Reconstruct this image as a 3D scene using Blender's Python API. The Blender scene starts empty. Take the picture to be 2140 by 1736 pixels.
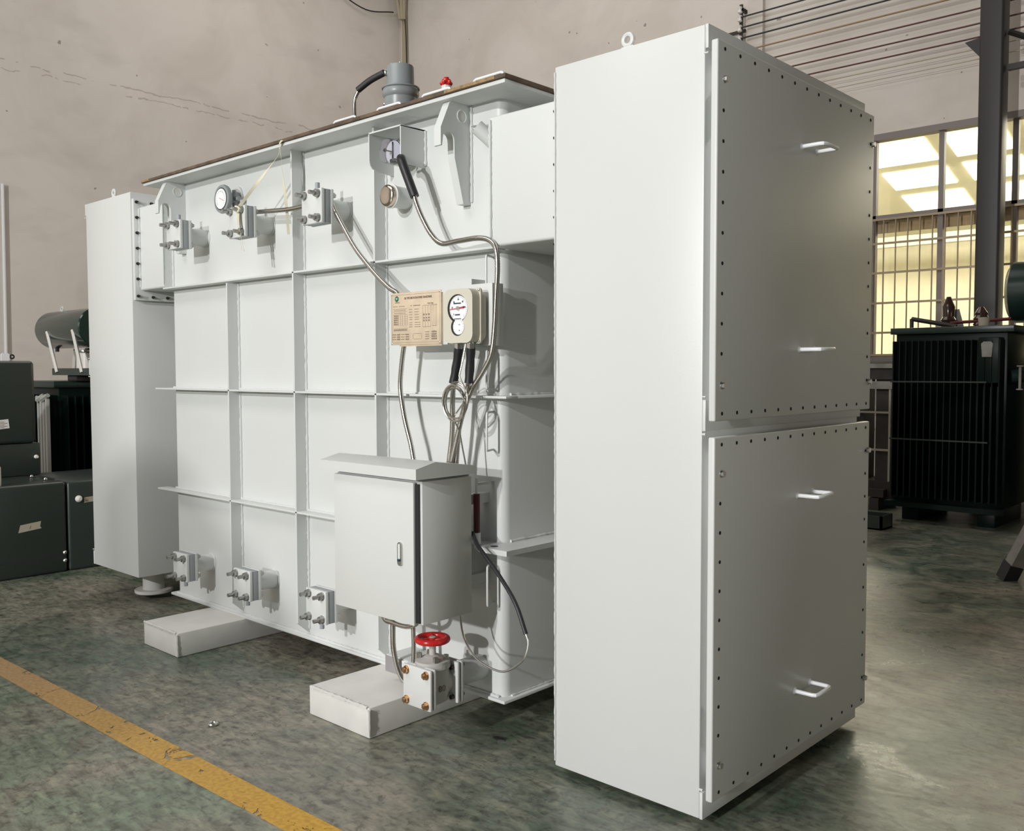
import bpy, bmesh, math, random
from mathutils import Vector, Matrix
random.seed(7)
C = bpy.context.scene.collection
sc = bpy.context.scene
R = math.radians

# ------------------------------------------------------------------ camera, light, exposure
cam_d = bpy.data.cameras.new('camera'); cam = bpy.data.objects.new('camera', cam_d); C.objects.link(cam)
cam_d.sensor_width = 36.0; cam_d.lens = 1948.89 / 2140 * 36.0; cam_d.clip_end = 200
cam.matrix_world = (Matrix.Translation((0, 0, 1.5)) @ Matrix.Rotation(R(42.745), 4, 'Z')
                    @ Matrix.Rotation(R(90 - 2.8524), 4, 'X') @ Matrix.Rotation(R(-0.137), 4, 'Z'))
sc.camera = cam
sc.view_settings.view_transform = 'Standard'; sc.view_settings.look = 'None'
sc.view_settings.gamma = 1.0; sc.view_settings.exposure = 0.0
sc.view_settings.use_curve_mapping = False
sc.cycles.max_bounces = 8; sc.cycles.diffuse_bounces = 4; sc.cycles.glossy_bounces = 4
sc.cycles.sample_clamp_indirect = 6.0

w = bpy.data.worlds.new('sky'); sc.world = w; w.use_nodes = True
bg = w.node_tree.nodes['Background']; bg.inputs[0].default_value = (0.95, 0.97, 1.0, 1); bg.inputs[1].default_value = 0.10

for nm, loc, en, rad in (('flood_lamp_high', (-1.65, -9.0, 5.7), 2750, 0.16), ('flood_lamp_low', (-1.6, -9.0, 3.4), 2350, 0.16)):
    lamp_d = bpy.data.lights.new(nm, 'POINT'); lamp = bpy.data.objects.new(nm, lamp_d); C.objects.link(lamp)
    lamp_d.energy = en; lamp_d.shadow_soft_size = rad; lamp_d.color = (1.0, 0.993, 0.975); lamp.location = loc


def area(name, loc, size, energy, color=(1, 0.95, 0.88), aim=(0, 0, -1)):
    d = bpy.data.lights.new(name, 'AREA'); o = bpy.data.objects.new(name, d); C.objects.link(o)
    d.shape = 'RECTANGLE'; d.size, d.size_y = size; d.energy = energy; d.color = color
    o.location = loc; o.rotation_euler = Vector(aim).to_track_quat('-Z', 'Y').to_euler()
    return o


area('roof_daylight_back', (-8.2, 7.6, 9.3), (8, 4), 230, (1.0, 0.95, 0.88))
area('foreground_fill', (-5.0, -2.5, 8.5), (6, 3), 300, (1.0, 0.97, 0.93))  # added fill over the left foreground floor, no roof opening there
area('right_side_fill', (13.6, 4.0, 2.6), (6, 3), 160, (1.0, 0.93, 0.80), (-1, 0, 0))  # added fill to lift the right-facing doors; the right wall has no gate
area('hall_daylight', (-5.2, 16.0, 5.0), (8, 3), 1000, (1.0, 0.96, 0.86))

# ------------------------------------------------------------------ materials
MATS = {}


def mat(name, col, rough=0.5, metal=0.0, bump=0.0, bscale=400.0, vary=0.0, vscale=3.0, spec=0.5, emit=None, col2=None):
    m = bpy.data.materials.new(name); m.use_nodes = True; nt = m.node_tree; b = nt.nodes['Principled BSDF']
    b.inputs['Base Color'].default_value = (*col, 1); b.inputs['Roughness'].default_value = rough
    b.inputs['Metallic'].default_value = metal; b.inputs['Specular IOR Level'].default_value = spec
    tc = nt.nodes.new('ShaderNodeTexCoord')
    if vary or col2:
        n = nt.nodes.new('ShaderNodeTexNoise'); n.inputs['Scale'].default_value = vscale; n.inputs['Detail'].default_value = 5
        nt.links.new(tc.outputs['Object'], n.inputs['Vector'])
        r = nt.nodes.new('ShaderNodeValToRGB')
        c2 = col2 or tuple(c * (1 - vary) for c in col)
        r.color_ramp.elements[0].position = 0.35; r.color_ramp.elements[0].color = (*c2, 1)
        r.color_ramp.elements[1].position = 0.65; r.color_ramp.elements[1].color = (*col, 1)
        nt.links.new(n.outputs['Fac'], r.inputs['Fac']); nt.links.new(r.outputs['Color'], b.inputs['Base Color'])
    if bump:
        n2 = nt.nodes.new('ShaderNodeTexNoise'); n2.inputs['Scale'].default_value = bscale; n2.inputs['Detail'].default_value = 2
        nt.links.new(tc.outputs['Object'], n2.inputs['Vector'])
        bp = nt.nodes.new('ShaderNodeBump'); bp.inputs['Strength'].default_value = bump; bp.inputs['Distance'].default_value = 0.002
        nt.links.new(n2.outputs['Fac'], bp.inputs['Height']); nt.links.new(bp.outputs['Normal'], b.inputs['Normal'])
    if emit:
        b.inputs['Emission Color'].default_value = (*col, 1); b.inputs['Emission Strength'].default_value = emit
    MATS[name] = m
    return m


M_PAINT = mat('light_grey_paint', (0.66, 0.675, 0.665), 0.42, bump=0.12, bscale=160, vary=0.03, vscale=2.0)
M_CAB = mat('satin_grey_paint', (0.63, 0.64, 0.63), 0.36, bump=0.10, bscale=120)
M_SKID = mat('dusty_grey_paint', (0.68, 0.67, 0.64), 0.55, vary=0.10, vscale=6)
M_GREY = mat('mid_grey_paint', (0.25, 0.275, 0.285), 0.35)
M_GASKET = mat('blue_grey_steel', (0.34, 0.36, 0.38), 0.5)
M_STEEL = mat('zinc_steel', (0.62, 0.62, 0.60), 0.28, 1.0)
M_STUD = mat('bright_stud', (0.40, 0.40, 0.39), 0.3, 0.85)
M_BRASS = mat('yellow_zinc', (0.62, 0.42, 0.25), 0.3, 1.0)
M_FLEX = mat('flexible_steel', (0.55, 0.52, 0.48), 0.25, 1.0)
M_DARKB = mat('dark_bolt', (0.05, 0.045, 0.04), 0.4, 0.6)
M_HOLE = mat('dark_hole', (0.02, 0.02, 0.02), 0.9)
M_BLACK = mat('black_rubber', (0.018, 0.018, 0.02), 0.45)
M_RED = mat('red_enamel', (0.55, 0.02, 0.02), 0.22)
M_DKRED = mat('dark_red_plastic', (0.10, 0.012, 0.012), 0.4)
M_RUST = mat('bare_plate_edge', (0.16, 0.11, 0.075), 0.8, vary=0.5, vscale=12)
M_ORANGE = mat('rust_patch', (0.36, 0.24, 0.12), 0.9, vary=0.4, vscale=60)
M_CREAM = mat('cream_enamel', (0.60, 0.57, 0.48), 0.35)
M_PLATE = mat('champagne_plate', (0.76, 0.62, 0.46), 0.4, 0.25, vary=0.12, vscale=18)
M_INK = mat('brown_print', (0.16, 0.10, 0.08), 0.6)
M_GREENINK = mat('green_print', (0.01, 0.14, 0.06), 0.5)
M_WHITE = mat('white_enamel', (0.85, 0.86, 0.88), 0.35)
M_TAPE = mat('cream_plastic_strip', (0.72, 0.68, 0.52), 0.45)
M_VALVE = mat('cast_grey', (0.50, 0.49, 0.47), 0.45, bump=0.5, bscale=90)
M_DKGREEN = mat('dark_green_paint', (0.012, 0.026, 0.022), 0.30, spec=0.4)
M_BOXGREEN = mat('grey_green_paint', (0.030, 0.040, 0.034), 0.32)
M_FINGREEN = mat('fin_green_paint', (0.003, 0.010, 0.008), 0.35, spec=0.15)
M_TIE = mat('tie_green_paint', (0.016, 0.024, 0.020), 0.4)
M_COL = mat('dark_grey_steel', (0.028, 0.025, 0.023), 0.5)
M_FRAME = mat('aluminium_frame', (0.22, 0.19, 0.18), 0.5)
M_BAR = mat('weathered_bar', (0.35, 0.28, 0.19), 0.4, 0.5)
M_WIREB = mat('black_wire', (0.02, 0.02, 0.022), 0.5)
M_WIRET = mat('tan_wire', (0.30, 0.20, 0.10), 0.5)
M_WIREM = mat('maroon_wire', (0.09, 0.03, 0.025), 0.5)
M_PORC = mat('white_porcelain', (0.75, 0.72, 0.68), 0.3)
M_BROWNP = mat('brown_porcelain', (0.05, 0.025, 0.02), 0.15)
M_TANPIPE = mat('tan_pipe', (0.42, 0.36, 0.26), 0.6)
M_CORE = mat('dark_brown_steel', (0.035, 0.028, 0.022), 0.6, vary=0.4, vscale=8)
M_LEG = mat('worn_grey_paint', (0.30, 0.28, 0.26), 0.6, vary=0.3, vscale=9)
M_HALL = mat('pale_yellow_plaster', (0.76, 0.72, 0.58), 0.9, vary=0.12, vscale=0.7)
M_SKYL = mat('translucent_roof_sheet', (1.0, 0.95, 0.80), 0.5, emit=3.2)
M_PAPER = mat('white_paper', (0.75, 0.74, 0.70), 0.7)
M_MASK = mat('masking_tape', (0.40, 0.36, 0.28), 0.7)
M_GATE = mat('dull_metal_sheet', (0.25, 0.25, 0.25), 0.7)
M_DARKW = mat('low_bounce_wall', (0.05, 0.05, 0.05), 0.9)  # kept near black so unseen walls and ceiling bounce little light


def glass_mat(name, tint, fac, rough=0.02):
    m = bpy.data.materials.new(name); m.use_nodes = True; nt = m.node_tree
    out = nt.nodes['Material Output']; nt.nodes.remove(nt.nodes['Principled BSDF'])
    t = nt.nodes.new('ShaderNodeBsdfTransparent'); t.inputs[0].default_value = (*tint, 1)
    g = nt.nodes.new('ShaderNodeBsdfGlossy'); g.inputs['Roughness'].default_value = rough
    mx = nt.nodes.new('ShaderNodeMixShader'); mx.inputs[0].default_value = fac
    nt.links.new(t.outputs[0], mx.inputs[1]); nt.links.new(g.outputs[0], mx.inputs[2]); nt.links.new(mx.outputs[0], out.inputs[0])
    return m


M_GLASS = glass_mat('window_glass', (0.97, 0.96, 0.90), 0.05)
M_CLEAR = glass_mat('clear_acrylic', (0.80, 0.80, 0.86), 0.18, 0.05)


def N(nt, t, **kw):
    n = nt.nodes.new(t)
    for k, v in kw.items():
        n.inputs[k.replace('_', ' ')].default_value = v
    return n


def ramp(nt, src, stops):
    r = nt.nodes.new('ShaderNodeValToRGB'); e = r.color_ramp.elements
    e[0].position, e[0].color = stops[0][0], (*stops[0][1], 1); e[1].position, e[1].color = stops[-1][0], (*stops[-1][1], 1)
    for p, c in stops[1:-1]:
        x = e.new(p); x.color = (*c, 1)
    nt.links.new(src, r.inputs['Fac'])
    return r.outputs['Color']


def mixc(nt, f, a, b, mode='MIX'):
    m = nt.nodes.new('ShaderNodeMix'); m.data_type = 'RGBA'; m.blend_type = mode
    for s, i in ((f, 0), (a, 6), (b, 7)):
        if hasattr(s, 'links'): nt.links.new(s, m.inputs[i])
        else: m.inputs[i].default_value = s if i == 0 else (*s, 1)
    return m.outputs[2]


def mathn(nt, op, a, b=0.0, c=0.0):
    m = nt.nodes.new('ShaderNodeMath'); m.operation = op
    for i, s in enumerate((a, b, c)):
        if hasattr(s, 'links'): nt.links.new(s, m.inputs[i])
        else: m.inputs[i].default_value = s
    return m.outputs[0]


def floor_mat():
    m = bpy.data.materials.new('painted_concrete_floor'); m.use_nodes = True; nt = m.node_tree; b = nt.nodes['Principled BSDF']
    tc = nt.nodes.new('ShaderNodeTexCoord'); V = tc.outputs['Object']

    def noise(scale, detail=6, dist=0.0, rough=0.6):
        n = N(nt, 'ShaderNodeTexNoise', Scale=scale, Detail=detail, Distortion=dist, Roughness=rough); nt.links.new(V, n.inputs['Vector']); return n.outputs['Fac']
    big = noise(0.55, 3, 0.6); mid = noise(2.6, 7, 1.0, 0.7); fine = noise(24, 6, 0.5, 0.7); speck = noise(75, 3)
    base = ramp(nt, big, [(0.38, (0.055, 0.095, 0.064)), (0.50, (0.145, 0.158, 0.120)), (0.63, (0.24, 0.205, 0.165))])
    worn = ramp(nt, mid, [(0.40, (0.070, 0.100, 0.072)), (0.60, (0.27, 0.25, 0.20))])
    c = mixc(nt, 0.45, base, worn)
    sepf = nt.nodes.new('ShaderNodeSeparateXYZ'); nt.links.new(V, sepf.inputs[0])
    aisle = mathn(nt, 'LESS_THAN', sepf.outputs['Y'], 1.66)
    patch = ramp(nt, noise(1.3, 5, 0.8), [(0.40, (0, 0, 0)), (0.56, (1, 1, 1))])
    c = mixc(nt, mathn(nt, 'MULTIPLY', aisle, mathn(nt, 'MULTIPLY', patch, 0.6)), c, (0.16, 0.22, 0.15))
    mp = nt.nodes.new('ShaderNodeMapping'); mp.inputs['Scale'].default_value = (5.0, 16.0, 1.0); mp.inputs['Rotation'].default_value = (0, 0, R(25)); nt.links.new(V, mp.inputs['Vector'])
    stn = N(nt, 'ShaderNodeTexNoise', Scale=1.6, Detail=6.0, Roughness=0.7, Distortion=0.4); nt.links.new(mp.outputs[0], stn.inputs['Vector'])
    c = mixc(nt, 0.8, c, ramp(nt, stn.outputs['Fac'], [(0.36, (0.42, 0.40, 0.37)), (0.50, (0.95, 0.95, 0.95)), (0.66, (1.45, 1.42, 1.36))]), 'MULTIPLY')
    dirt = ramp(nt, fine, [(0.36, (0.30, 0.28, 0.26)), (0.48, (1, 1, 1)), (0.68, (1.25, 1.25, 1.22))])
    c = mixc(nt, 0.75, c, dirt, 'MULTIPLY')
    sp = ramp(nt, speck, [(0.70, (0, 0, 0)), (0.76, (1, 1, 1))])
    c = mixc(nt, mathn(nt, 'MULTIPLY', sp, 0.45), c, (0.30, 0.28, 0.24))
    nt.links.new(c, b.inputs['Base Color'])
    b.inputs['Specular IOR Level'].default_value = 0.9
    rr = ramp(nt, mid, [(0.35, (0.26,) * 3), (0.65, (0.46,) * 3)]); nt.links.new(rr, b.inputs['Roughness'])
    bp = nt.nodes.new('ShaderNodeBump'); bp.inputs['Strength'].default_value = 0.30; bp.inputs['Distance'].default_value = 0.004
    nt.links.new(mathn(nt, 'ADD', fine, mid), bp.inputs['Height']); nt.links.new(bp.outputs['Normal'], b.inputs['Normal'])
    return m


def line_mat():
    m = bpy.data.materials.new('worn_yellow_line'); m.use_nodes = True; nt = m.node_tree; b = nt.nodes['Principled BSDF']
    out = nt.nodes['Material Output']
    tc = nt.nodes.new('ShaderNodeTexCoord'); V = tc.outputs['Object']
    n = N(nt, 'ShaderNodeTexNoise', Scale=9.0, Detail=7.0, Roughness=0.7, Distortion=0.8); nt.links.new(V, n.inputs['Vector'])
    f = N(nt, 'ShaderNodeTexNoise', Scale=60.0, Detail=4.0); nt.links.new(V, f.inputs['Vector'])
    sep = nt.nodes.new('ShaderNodeSeparateXYZ'); nt.links.new(V, sep.inputs[0])
    xf = mathn(nt, 'MULTIPLY_ADD', sep.outputs['X'], 0.30, 1.45)
    old = ramp(nt, xf, [(0.0, (0.40, 0.26, 0.12)), (0.7, (0.62, 0.36, 0.05))])
    c = mixc(nt, 0.5, old, ramp(nt, f.outputs['Fac'], [(0.35, (0.55, 0.5, 0.45)), (0.6, (1, 1, 1))]), 'MULTIPLY')
    nt.links.new(c, b.inputs['Base Color']); b.inputs['Roughness'].default_value = 0.6
    wear = mathn(nt, 'GREATER_THAN', mathn(nt, 'MULTIPLY_ADD', xf, 0.055, n.outputs['Fac']), 0.632)
    t = nt.nodes.new('ShaderNodeBsdfTransparent'); mx = nt.nodes.new('ShaderNodeMixShader')
    nt.links.new(wear, mx.inputs[0]); nt.links.new(b.outputs[0], mx.inputs[1]); nt.links.new(t.outputs[0], mx.inputs[2])
    nt.links.new(mx.outputs[0], out.inputs[0])
    return m


def wall_mat(name, axis, col, crack_z=None, seam=()):
    """Old plaster: faint clouds, small dark pocks, a thin wandering crack at one height."""
    m = bpy.data.materials.new(name); m.use_nodes = True; nt = m.node_tree; b = nt.nodes['Principled BSDF']
    tc = nt.nodes.new('ShaderNodeTexCoord'); V = tc.outputs['Object']
    n = N(nt, 'ShaderNodeTexNoise', Scale=0.7, Detail=5.0, Roughness=0.6, Distortion=0.8); nt.links.new(V, n.inputs['Vector'])
    c = mixc(nt, 1.0, ramp(nt, n.outputs['Fac'], [(0.35, (0.90, 0.885, 0.87)), (0.6, (1, 1, 1))]), col, 'MULTIPLY')
    mp = nt.nodes.new('ShaderNodeMapping'); mp.inputs['Scale'].default_value = (1, 1, 2.2); mp.inputs['Rotation'].default_value = (R(24), R(24), 0)
    nt.links.new(V, mp.inputs['Vector'])
    sm = N(nt, 'ShaderNodeTexNoise', Scale=1.1, Detail=4.0); nt.links.new(mp.outputs[0], sm.inputs['Vector'])
    c = mixc(nt, mathn(nt, 'MULTIPLY', ramp(nt, sm.outputs['Fac'], [(0.55, (0, 0, 0)), (0.72, (1, 1, 1))]), 0.35), c, tuple(x * 0.72 for x in col))
    v = N(nt, 'ShaderNodeTexNoise', Scale=7.0, Detail=2.0); nt.links.new(V, v.inputs['Vector'])
    c = mixc(nt, mathn(nt, 'MULTIPLY', mathn(nt, 'GREATER_THAN', v.outputs['Fac'], 0.765), 0.6), c, (0.10, 0.085, 0.07))
    if crack_z:
        sep = nt.nodes.new('ShaderNodeSeparateXYZ'); nt.links.new(V, sep.inputs[0])
        for k, (dz, sc_, amp, wd) in enumerate(((0.0, 1.7, 0.20, 0.009), (-0.10, 2.3, 0.24, 0.007))):
            wn = N(nt, 'ShaderNodeTexNoise', Scale=sc_, Detail=6.0, Roughness=0.65); nt.links.new(V, wn.inputs['Vector'])
            d = mathn(nt, 'ABSOLUTE', mathn(nt, 'ADD', mathn(nt, 'SUBTRACT', sep.outputs['Z'], crack_z + dz),
                                            mathn(nt, 'MULTIPLY_ADD', wn.outputs['Fac'], amp, -amp / 2)))
            br = N(nt, 'ShaderNodeTexNoise', Scale=3.5, Detail=3.0); nt.links.new(V, br.inputs['Vector'])
            on = mathn(nt, 'MULTIPLY', mathn(nt, 'LESS_THAN', d, wd), mathn(nt, 'GREATER_THAN', br.outputs['Fac'], 0.47 + 0.03 * k))
            c = mixc(nt, mathn(nt, 'MULTIPLY', on, 0.40), c, (0.20, 0.125, 0.105))
    nt.links.new(c, b.inputs['Base Color']); b.inputs['Roughness'].default_value = 0.85
    return m


M_FLOOR = floor_mat(); M_LINE = line_mat()
M_WALL = wall_mat('old_plaster_back', 'X', (0.68, 0.625, 0.58))
M_WALLL = wall_mat('old_plaster_left', 'Y', (0.68, 0.625, 0.58), 5.57)


# ------------------------------------------------------------------ mesh helpers
class MB:
    def __init__(s): s.bm = bmesh.new()

    def box(s, x0, x1, y0, y1, z0, z1, bev=0.0, seg=2, only=None):
        r = bmesh.ops.create_cube(s.bm, size=1.0)
        vs = r['verts']
        for v in vs:
            v.co = Vector(((x0 + x1) / 2 + v.co.x * (x1 - x0), (y0 + y1) / 2 + v.co.y * (y1 - y0), (z0 + z1) / 2 + v.co.z * (z1 - z0)))
        if bev:
            es = {e for v in vs for e in v.link_edges}
            if only == 'z': es = {e for e in es if abs(e.verts[0].co.z - e.verts[1].co.z) > 1e-6}
            if only == 'y': es = {e for e in es if abs(e.verts[0].co.y - e.verts[1].co.y) > 1e-6}
            if only == 'x': es = {e for e in es if abs(e.verts[0].co.x - e.verts[1].co.x) > 1e-6}
            bmesh.ops.bevel(s.bm, geom=list(es), offset=bev, segments=seg, affect='EDGES', profile=0.5)
        return s

    def tube(s, pts, r, seg=10, caps=True, closed=False):
        """r: number or list (one radius per point)."""
        P = [Vector(p) for p in pts]; n = len(P); rings = []
        rr = r if isinstance(r, (list, tuple)) else [r] * n
        up = None
        for i in range(n):
            t = (P[(i + 1) % n] - P[i - 1]) if closed else (P[min(i + 1, n - 1)] - P[max(i - 1, 0)])
            t = t.normalized() if t.length > 1e-9 else Vector((0, 0, 1))
            if up is None:
                up = Vector((0, 0, 1)) if abs(t.z) < 0.9 else Vector((1, 0, 0))
            up = (up - t * up.dot(t)); up = up.normalized() if up.length > 1e-6 else t.orthogonal().normalized()
            sd = t.cross(up)
            rings.append([s.bm.verts.new(P[i] + (up * math.cos(a) + sd * math.sin(a)) * rr[i]) for a in [2 * math.pi * k / seg for k in range(seg)]])
        m = n if closed else n - 1
        for i in range(m):
            A, B = rings[i], rings[(i + 1) % n]
            for k in range(seg):
                s.bm.faces.new((A[k], A[(k + 1) % seg], B[(k + 1) % seg], B[k]))
        if caps and not closed:
            s.bm.faces.new(rings[0][::-1]); s.bm.faces.new(rings[-1])
        return s

    def cyl(s, p0, p1, r, seg=20, r1=None):
        return s.tube([p0, p1], [r, r if r1 is None else r1], seg)

    def lathe(s, prof, o, axis='z', seg=28):
        """prof: (radius, height along the axis)."""
        o = Vector(o); rings = []
        ax = {'z': (Vector((1, 0, 0)), Vector((0, 1, 0)), Vector((0, 0, 1))), 'y': (Vector((1, 0, 0)), Vector((0, 0, 1)), Vector((0, 1, 0))),
              'x': (Vector((0, 1, 0)), Vector((0, 0, 1)), Vector((1, 0, 0)))}[axis]
        for r, h in prof:
            rings.append([s.bm.verts.new(o + ax[2] * h + (ax[0] * math.cos(a) + ax[1] * math.sin(a)) * max(r, 1e-5)) for a in [2 * math.pi * k / seg for k in range(seg)]])
        for A, B in zip(rings, rings[1:]):
            for k in range(seg):
                s.bm.faces.new((A[k], A[(k + 1) % seg], B[(k + 1) % seg], B[k]))
        s.bm.faces.new(rings[0][::-1]); s.bm.faces.new(rings[-1])
        return s

    def torus(s, c, axis, R_, r, seg=40, s2=12):
        c = Vector(c); u, v = {'z': (Vector((1, 0, 0)), Vector((0, 1, 0))), 'y': (Vector((1, 0, 0)), Vector((0, 0, 1))), 'x': (Vector((0, 1, 0)), Vector((0, 0, 1)))}[axis]
        return s.tube([c + (u * math.cos(a) + v * math.sin(a)) * R_ for a in [2 * math.pi * k / seg for k in range(seg)]], r, s2, closed=True)

    def prism(s, poly, axis, a, b, bev=0.0):
        """poly: 2D outline; axis 'x': (y,z), 'y': (x,z), 'z': (x,y)."""
        def P(p, t): return {'x': (t, p[0], p[1]), 'y': (p[0], t, p[1]), 'z': (p[0], p[1], t)}[axis]
        A = [s.bm.verts.new(P(p, a)) for p in poly]; B = [s.bm.verts.new(P(p, b)) for p in poly]; n = len(poly)
        s.bm.faces.new(A[::-1]); s.bm.faces.new(B)
        for i in range(n):
            s.bm.faces.new((A[i], A[(i + 1) % n], B[(i + 1) % n], B[i]))
        return s

    def hexnut(s, c, axis, r, h):
        c = Vector(c); d = {'x': Vector((1, 0, 0)), 'y': Vector((0, 1, 0)), 'z': Vector((0, 0, 1))}[axis]
        return s.tube([c, c + d * h], r, 6)

    def bead(s, a, b, r=0.0065, step=0.012):
        """A weld bead: a lumpy thin run between two points."""
        a, b = Vector(a), Vector(b); n = max(2, int((b - a).length / step))
        return s.tube([a.lerp(b, i / n) for i in range(n + 1)], [r * random.uniform(0.6, 1.25) for _ in range(n + 1)], 6)

    def sphere(s, c, r, seg=16, scale=(1, 1, 1)):
        g = bmesh.ops.create_uvsphere(s.bm, u_segments=seg, v_segments=seg // 2, radius=r)
        for v in g['verts']: v.co = Vector((v.co.x * scale[0], v.co.y * scale[1], v.co.z * scale[2])) + Vector(c)
        return s

    def build(s, name, m, parent=None, origin=None, angle=35):
        bmesh.ops.recalc_face_normals(s.bm, faces=s.bm.faces[:])
        me = bpy.data.meshes.new(name)
        off = Vector((0, 0, 0))
        if origin is not None: off = Vector(origin)
        elif parent is not None: off = WLOC[parent.name]
        bmesh.ops.translate(s.bm, verts=s.bm.verts[:], vec=-off)
        s.bm.to_mesh(me); s.bm.free()
        me.materials.append(m)
        for p in me.polygons: p.use_smooth = True
        me.set_sharp_from_angle(angle=R(angle))
        o = bpy.data.objects.new(name, me); C.objects.link(o)
        if parent is not None:
            o.parent = parent
            o.location = off - WLOC[parent.name]
        else:
            o.location = off
        WLOC[o.name] = off.copy()
        return o


WLOC = {}


def tag(o, label, cat, group=None):
    o['label'] = label; o['category'] = cat
    if group: o['group'] = group
    return o


def thing(name, loc, label, cat, group=None):
    o = bpy.data.objects.new(name, None); C.objects.link(o); o.location = loc; o.empty_display_size = 0.1
    WLOC[o.name] = Vector(loc)
    return tag(o, label, cat, group)


def struct(o):
    o['kind'] = 'structure'; return o


def spline(pts, step=0.01):
    P = [Vector(p) for p in pts]; P = [P[0] * 2 - P[1]] + P + [P[-1] * 2 - P[-2]]; out = []
    for i in range(1, len(P) - 2):
        p0, p1, p2, p3 = P[i - 1:i + 3]; n = max(2, int((p2 - p1).length / step))
        for k in range(n):
            t = k / n
            out.append(0.5 * ((2 * p1) + (p2 - p0) * t + (2 * p0 - 5 * p1 + 4 * p2 - p3) * t * t + (3 * p1 - p0 - 3 * p2 + p3) * t ** 3))
    out.append(P[-2]); return out


def text(body, size, loc, m, parent, name='lettering', align='CENTER', rot=(90, 0, 0), depth=0.0003, sx=1.0):
    cu = bpy.data.curves.new(name, 'FONT'); cu.body = body; cu.size = size; cu.align_x = align; cu.align_y = 'CENTER'
    cu.extrude = depth; cu.resolution_u = 3
    t = bpy.data.objects.new(name + '_tmp', cu); C.objects.link(t)
    dg = bpy.context.evaluated_depsgraph_get(); me = bpy.data.meshes.new_from_object(t.evaluated_get(dg))
    bpy.data.objects.remove(t); bpy.data.curves.remove(cu)
    me.transform(Matrix.Rotation(R(rot[2]), 4, 'Z') @ Matrix.Rotation(R(rot[0]), 4, 'X') @ Matrix.Scale(sx, 4, (1, 0, 0)))
    me.materials.clear(); me.materials.append(m)
    o = bpy.data.objects.new(name, me); C.objects.link(o); o.parent = parent
    o.location = Vector(loc) - WLOC[parent.name]; WLOC[o.name] = Vector(loc)
    return o


def rod_handle(a, b, out, r=0.006):
    """A bent round-bar handle between two feet, standing off along 'out'."""
    a, b, out = Vector(a), Vector(b), Vector(out); d = (b - a).normalized(); c = r * 2.2; o = out.normalized()
    def arc(p, q, s): return [p + (q - p) * 0.0, p.lerp(q, 0.5) + s * 0.25, q]
    pts = [a, a + out - o * c, a + out - o * c * 0.3 + d * c * 0.3, a + out + d * c, b + out - d * c, b + out - o * c * 0.3 - d * c * 0.3, b + out - o * c, b]
    return MB().tube(pts, r, 10)


# ------------------------------------------------------------------ the hall
YB, XL, H = 11.5, -13.4, 9.6
struct(MB().box(-14, 14, -12.3, 26, -0.2, 0.0).build('floor', M_FLOOR))
struct(MB().box(XL - 0.3, XL, -12.3, YB + 0.3, 0, H).build('wall_left', M_WALLL))
bw = MB()
bw.box(XL, 14, YB, YB + 0.25, 4.34, H); bw.box(XL, 14, YB, YB + 0.25, 0, 1.62); bw.box(XL, -6.2, YB, YB + 0.25, 1.62, 4.34)
struct(bw.build('wall_back', M_WALL))
struct(MB().box(-6.28, -6.06, YB - 0.07, YB, 4.34, H).box(-6.28, -6.06, YB - 0.07, YB, 0, 1.62).build('trim_1', M_WALL))
struct(MB().box(XL, 14, -12.3, YB + 0.3, H, H + 0.2).build('ceiling', M_DARKW))
struct(MB().box(14, 14.3, -12.3, YB + 0.3, 0, H).build('wall_right', M_DARKW))
struct(MB().box(XL, -8.2, -12.3, -12.0, 0, H).box(-8.2, 4.5, -12.3, -12.0, 5.5, H).box(4.5, 14, -12.3, -12.0, 0, H).build('wall_front', M_DARKW))
# unseen blocker added behind the camera to shade the far end of the tank
blk = MB(); blk.prism([(-3.75, 0), (-2.8, 0), (-2.8, 1.72), (-3.5, 2.15), (-3.75, 2.15)], 'y', -3.5, -3.0)
o = blk.build('shade_blocker', M_BOXGREEN); tag(o, 'unseen sloping blocker added behind the camera to shade the tank end', 'light blocker')

# yellow line painted on the floor
ln = MB(); ln.prism([(-9.0, 1.53), (-4.9, 1.607), (-3.54, 1.639), (-2.54, 1.675), (-1.0, 1.70), (-1.0, 1.83), (-2.43, 1.80), (-3.7, 1.765), (-5.2, 1.715), (-9.0, 1.66)], 'z', 0.0004, 0.0016)
o = struct(ln.build('floor_marking', M_LINE))

# window on the back wall
fr = MB(); y0, y1 = YB + 0.05, YB + 0.12
fr.box(-6.2, 14, YB - 0.01, YB + 0.14, 4.27, 4.345); fr.box(-6.2, 14, YB - 0.03, YB + 0.14, 1.58, 1.66)
fr.box(-6.2, 14, y0, y1, 3.31, 3.37)
for x in (-6.17, -5.34, -4.6, -3.81, -3.02, -2.23, -1.44, -0.65, 0.15, 0.95, 1.75, 2.55, 3.35, 4.15, 4.95, 5.75, 6.6, 7.4, 8.2, 9.0, 9.8, 10.6, 11.4, 12.2, 13.0):
    fr.box(x - 0.03, x + 0.03, y0, y1, 1.66, 4.27)
win = struct(fr.build('window_1', M_FRAME))
struct(MB().box(-6.2, 14, YB + 0.082, YB + 0.088, 1.66, 4.27).build('window_pane', M_GLASS, win))
struct(MB().box(-6.2, 14, YB + 0.12, YB + 0.16, 3.16, 3.31).build('window_panel', mat('timber_lintel', (0.60, 0.46, 0.34), 0.8, vary=0.3, vscale=5), win))
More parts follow.
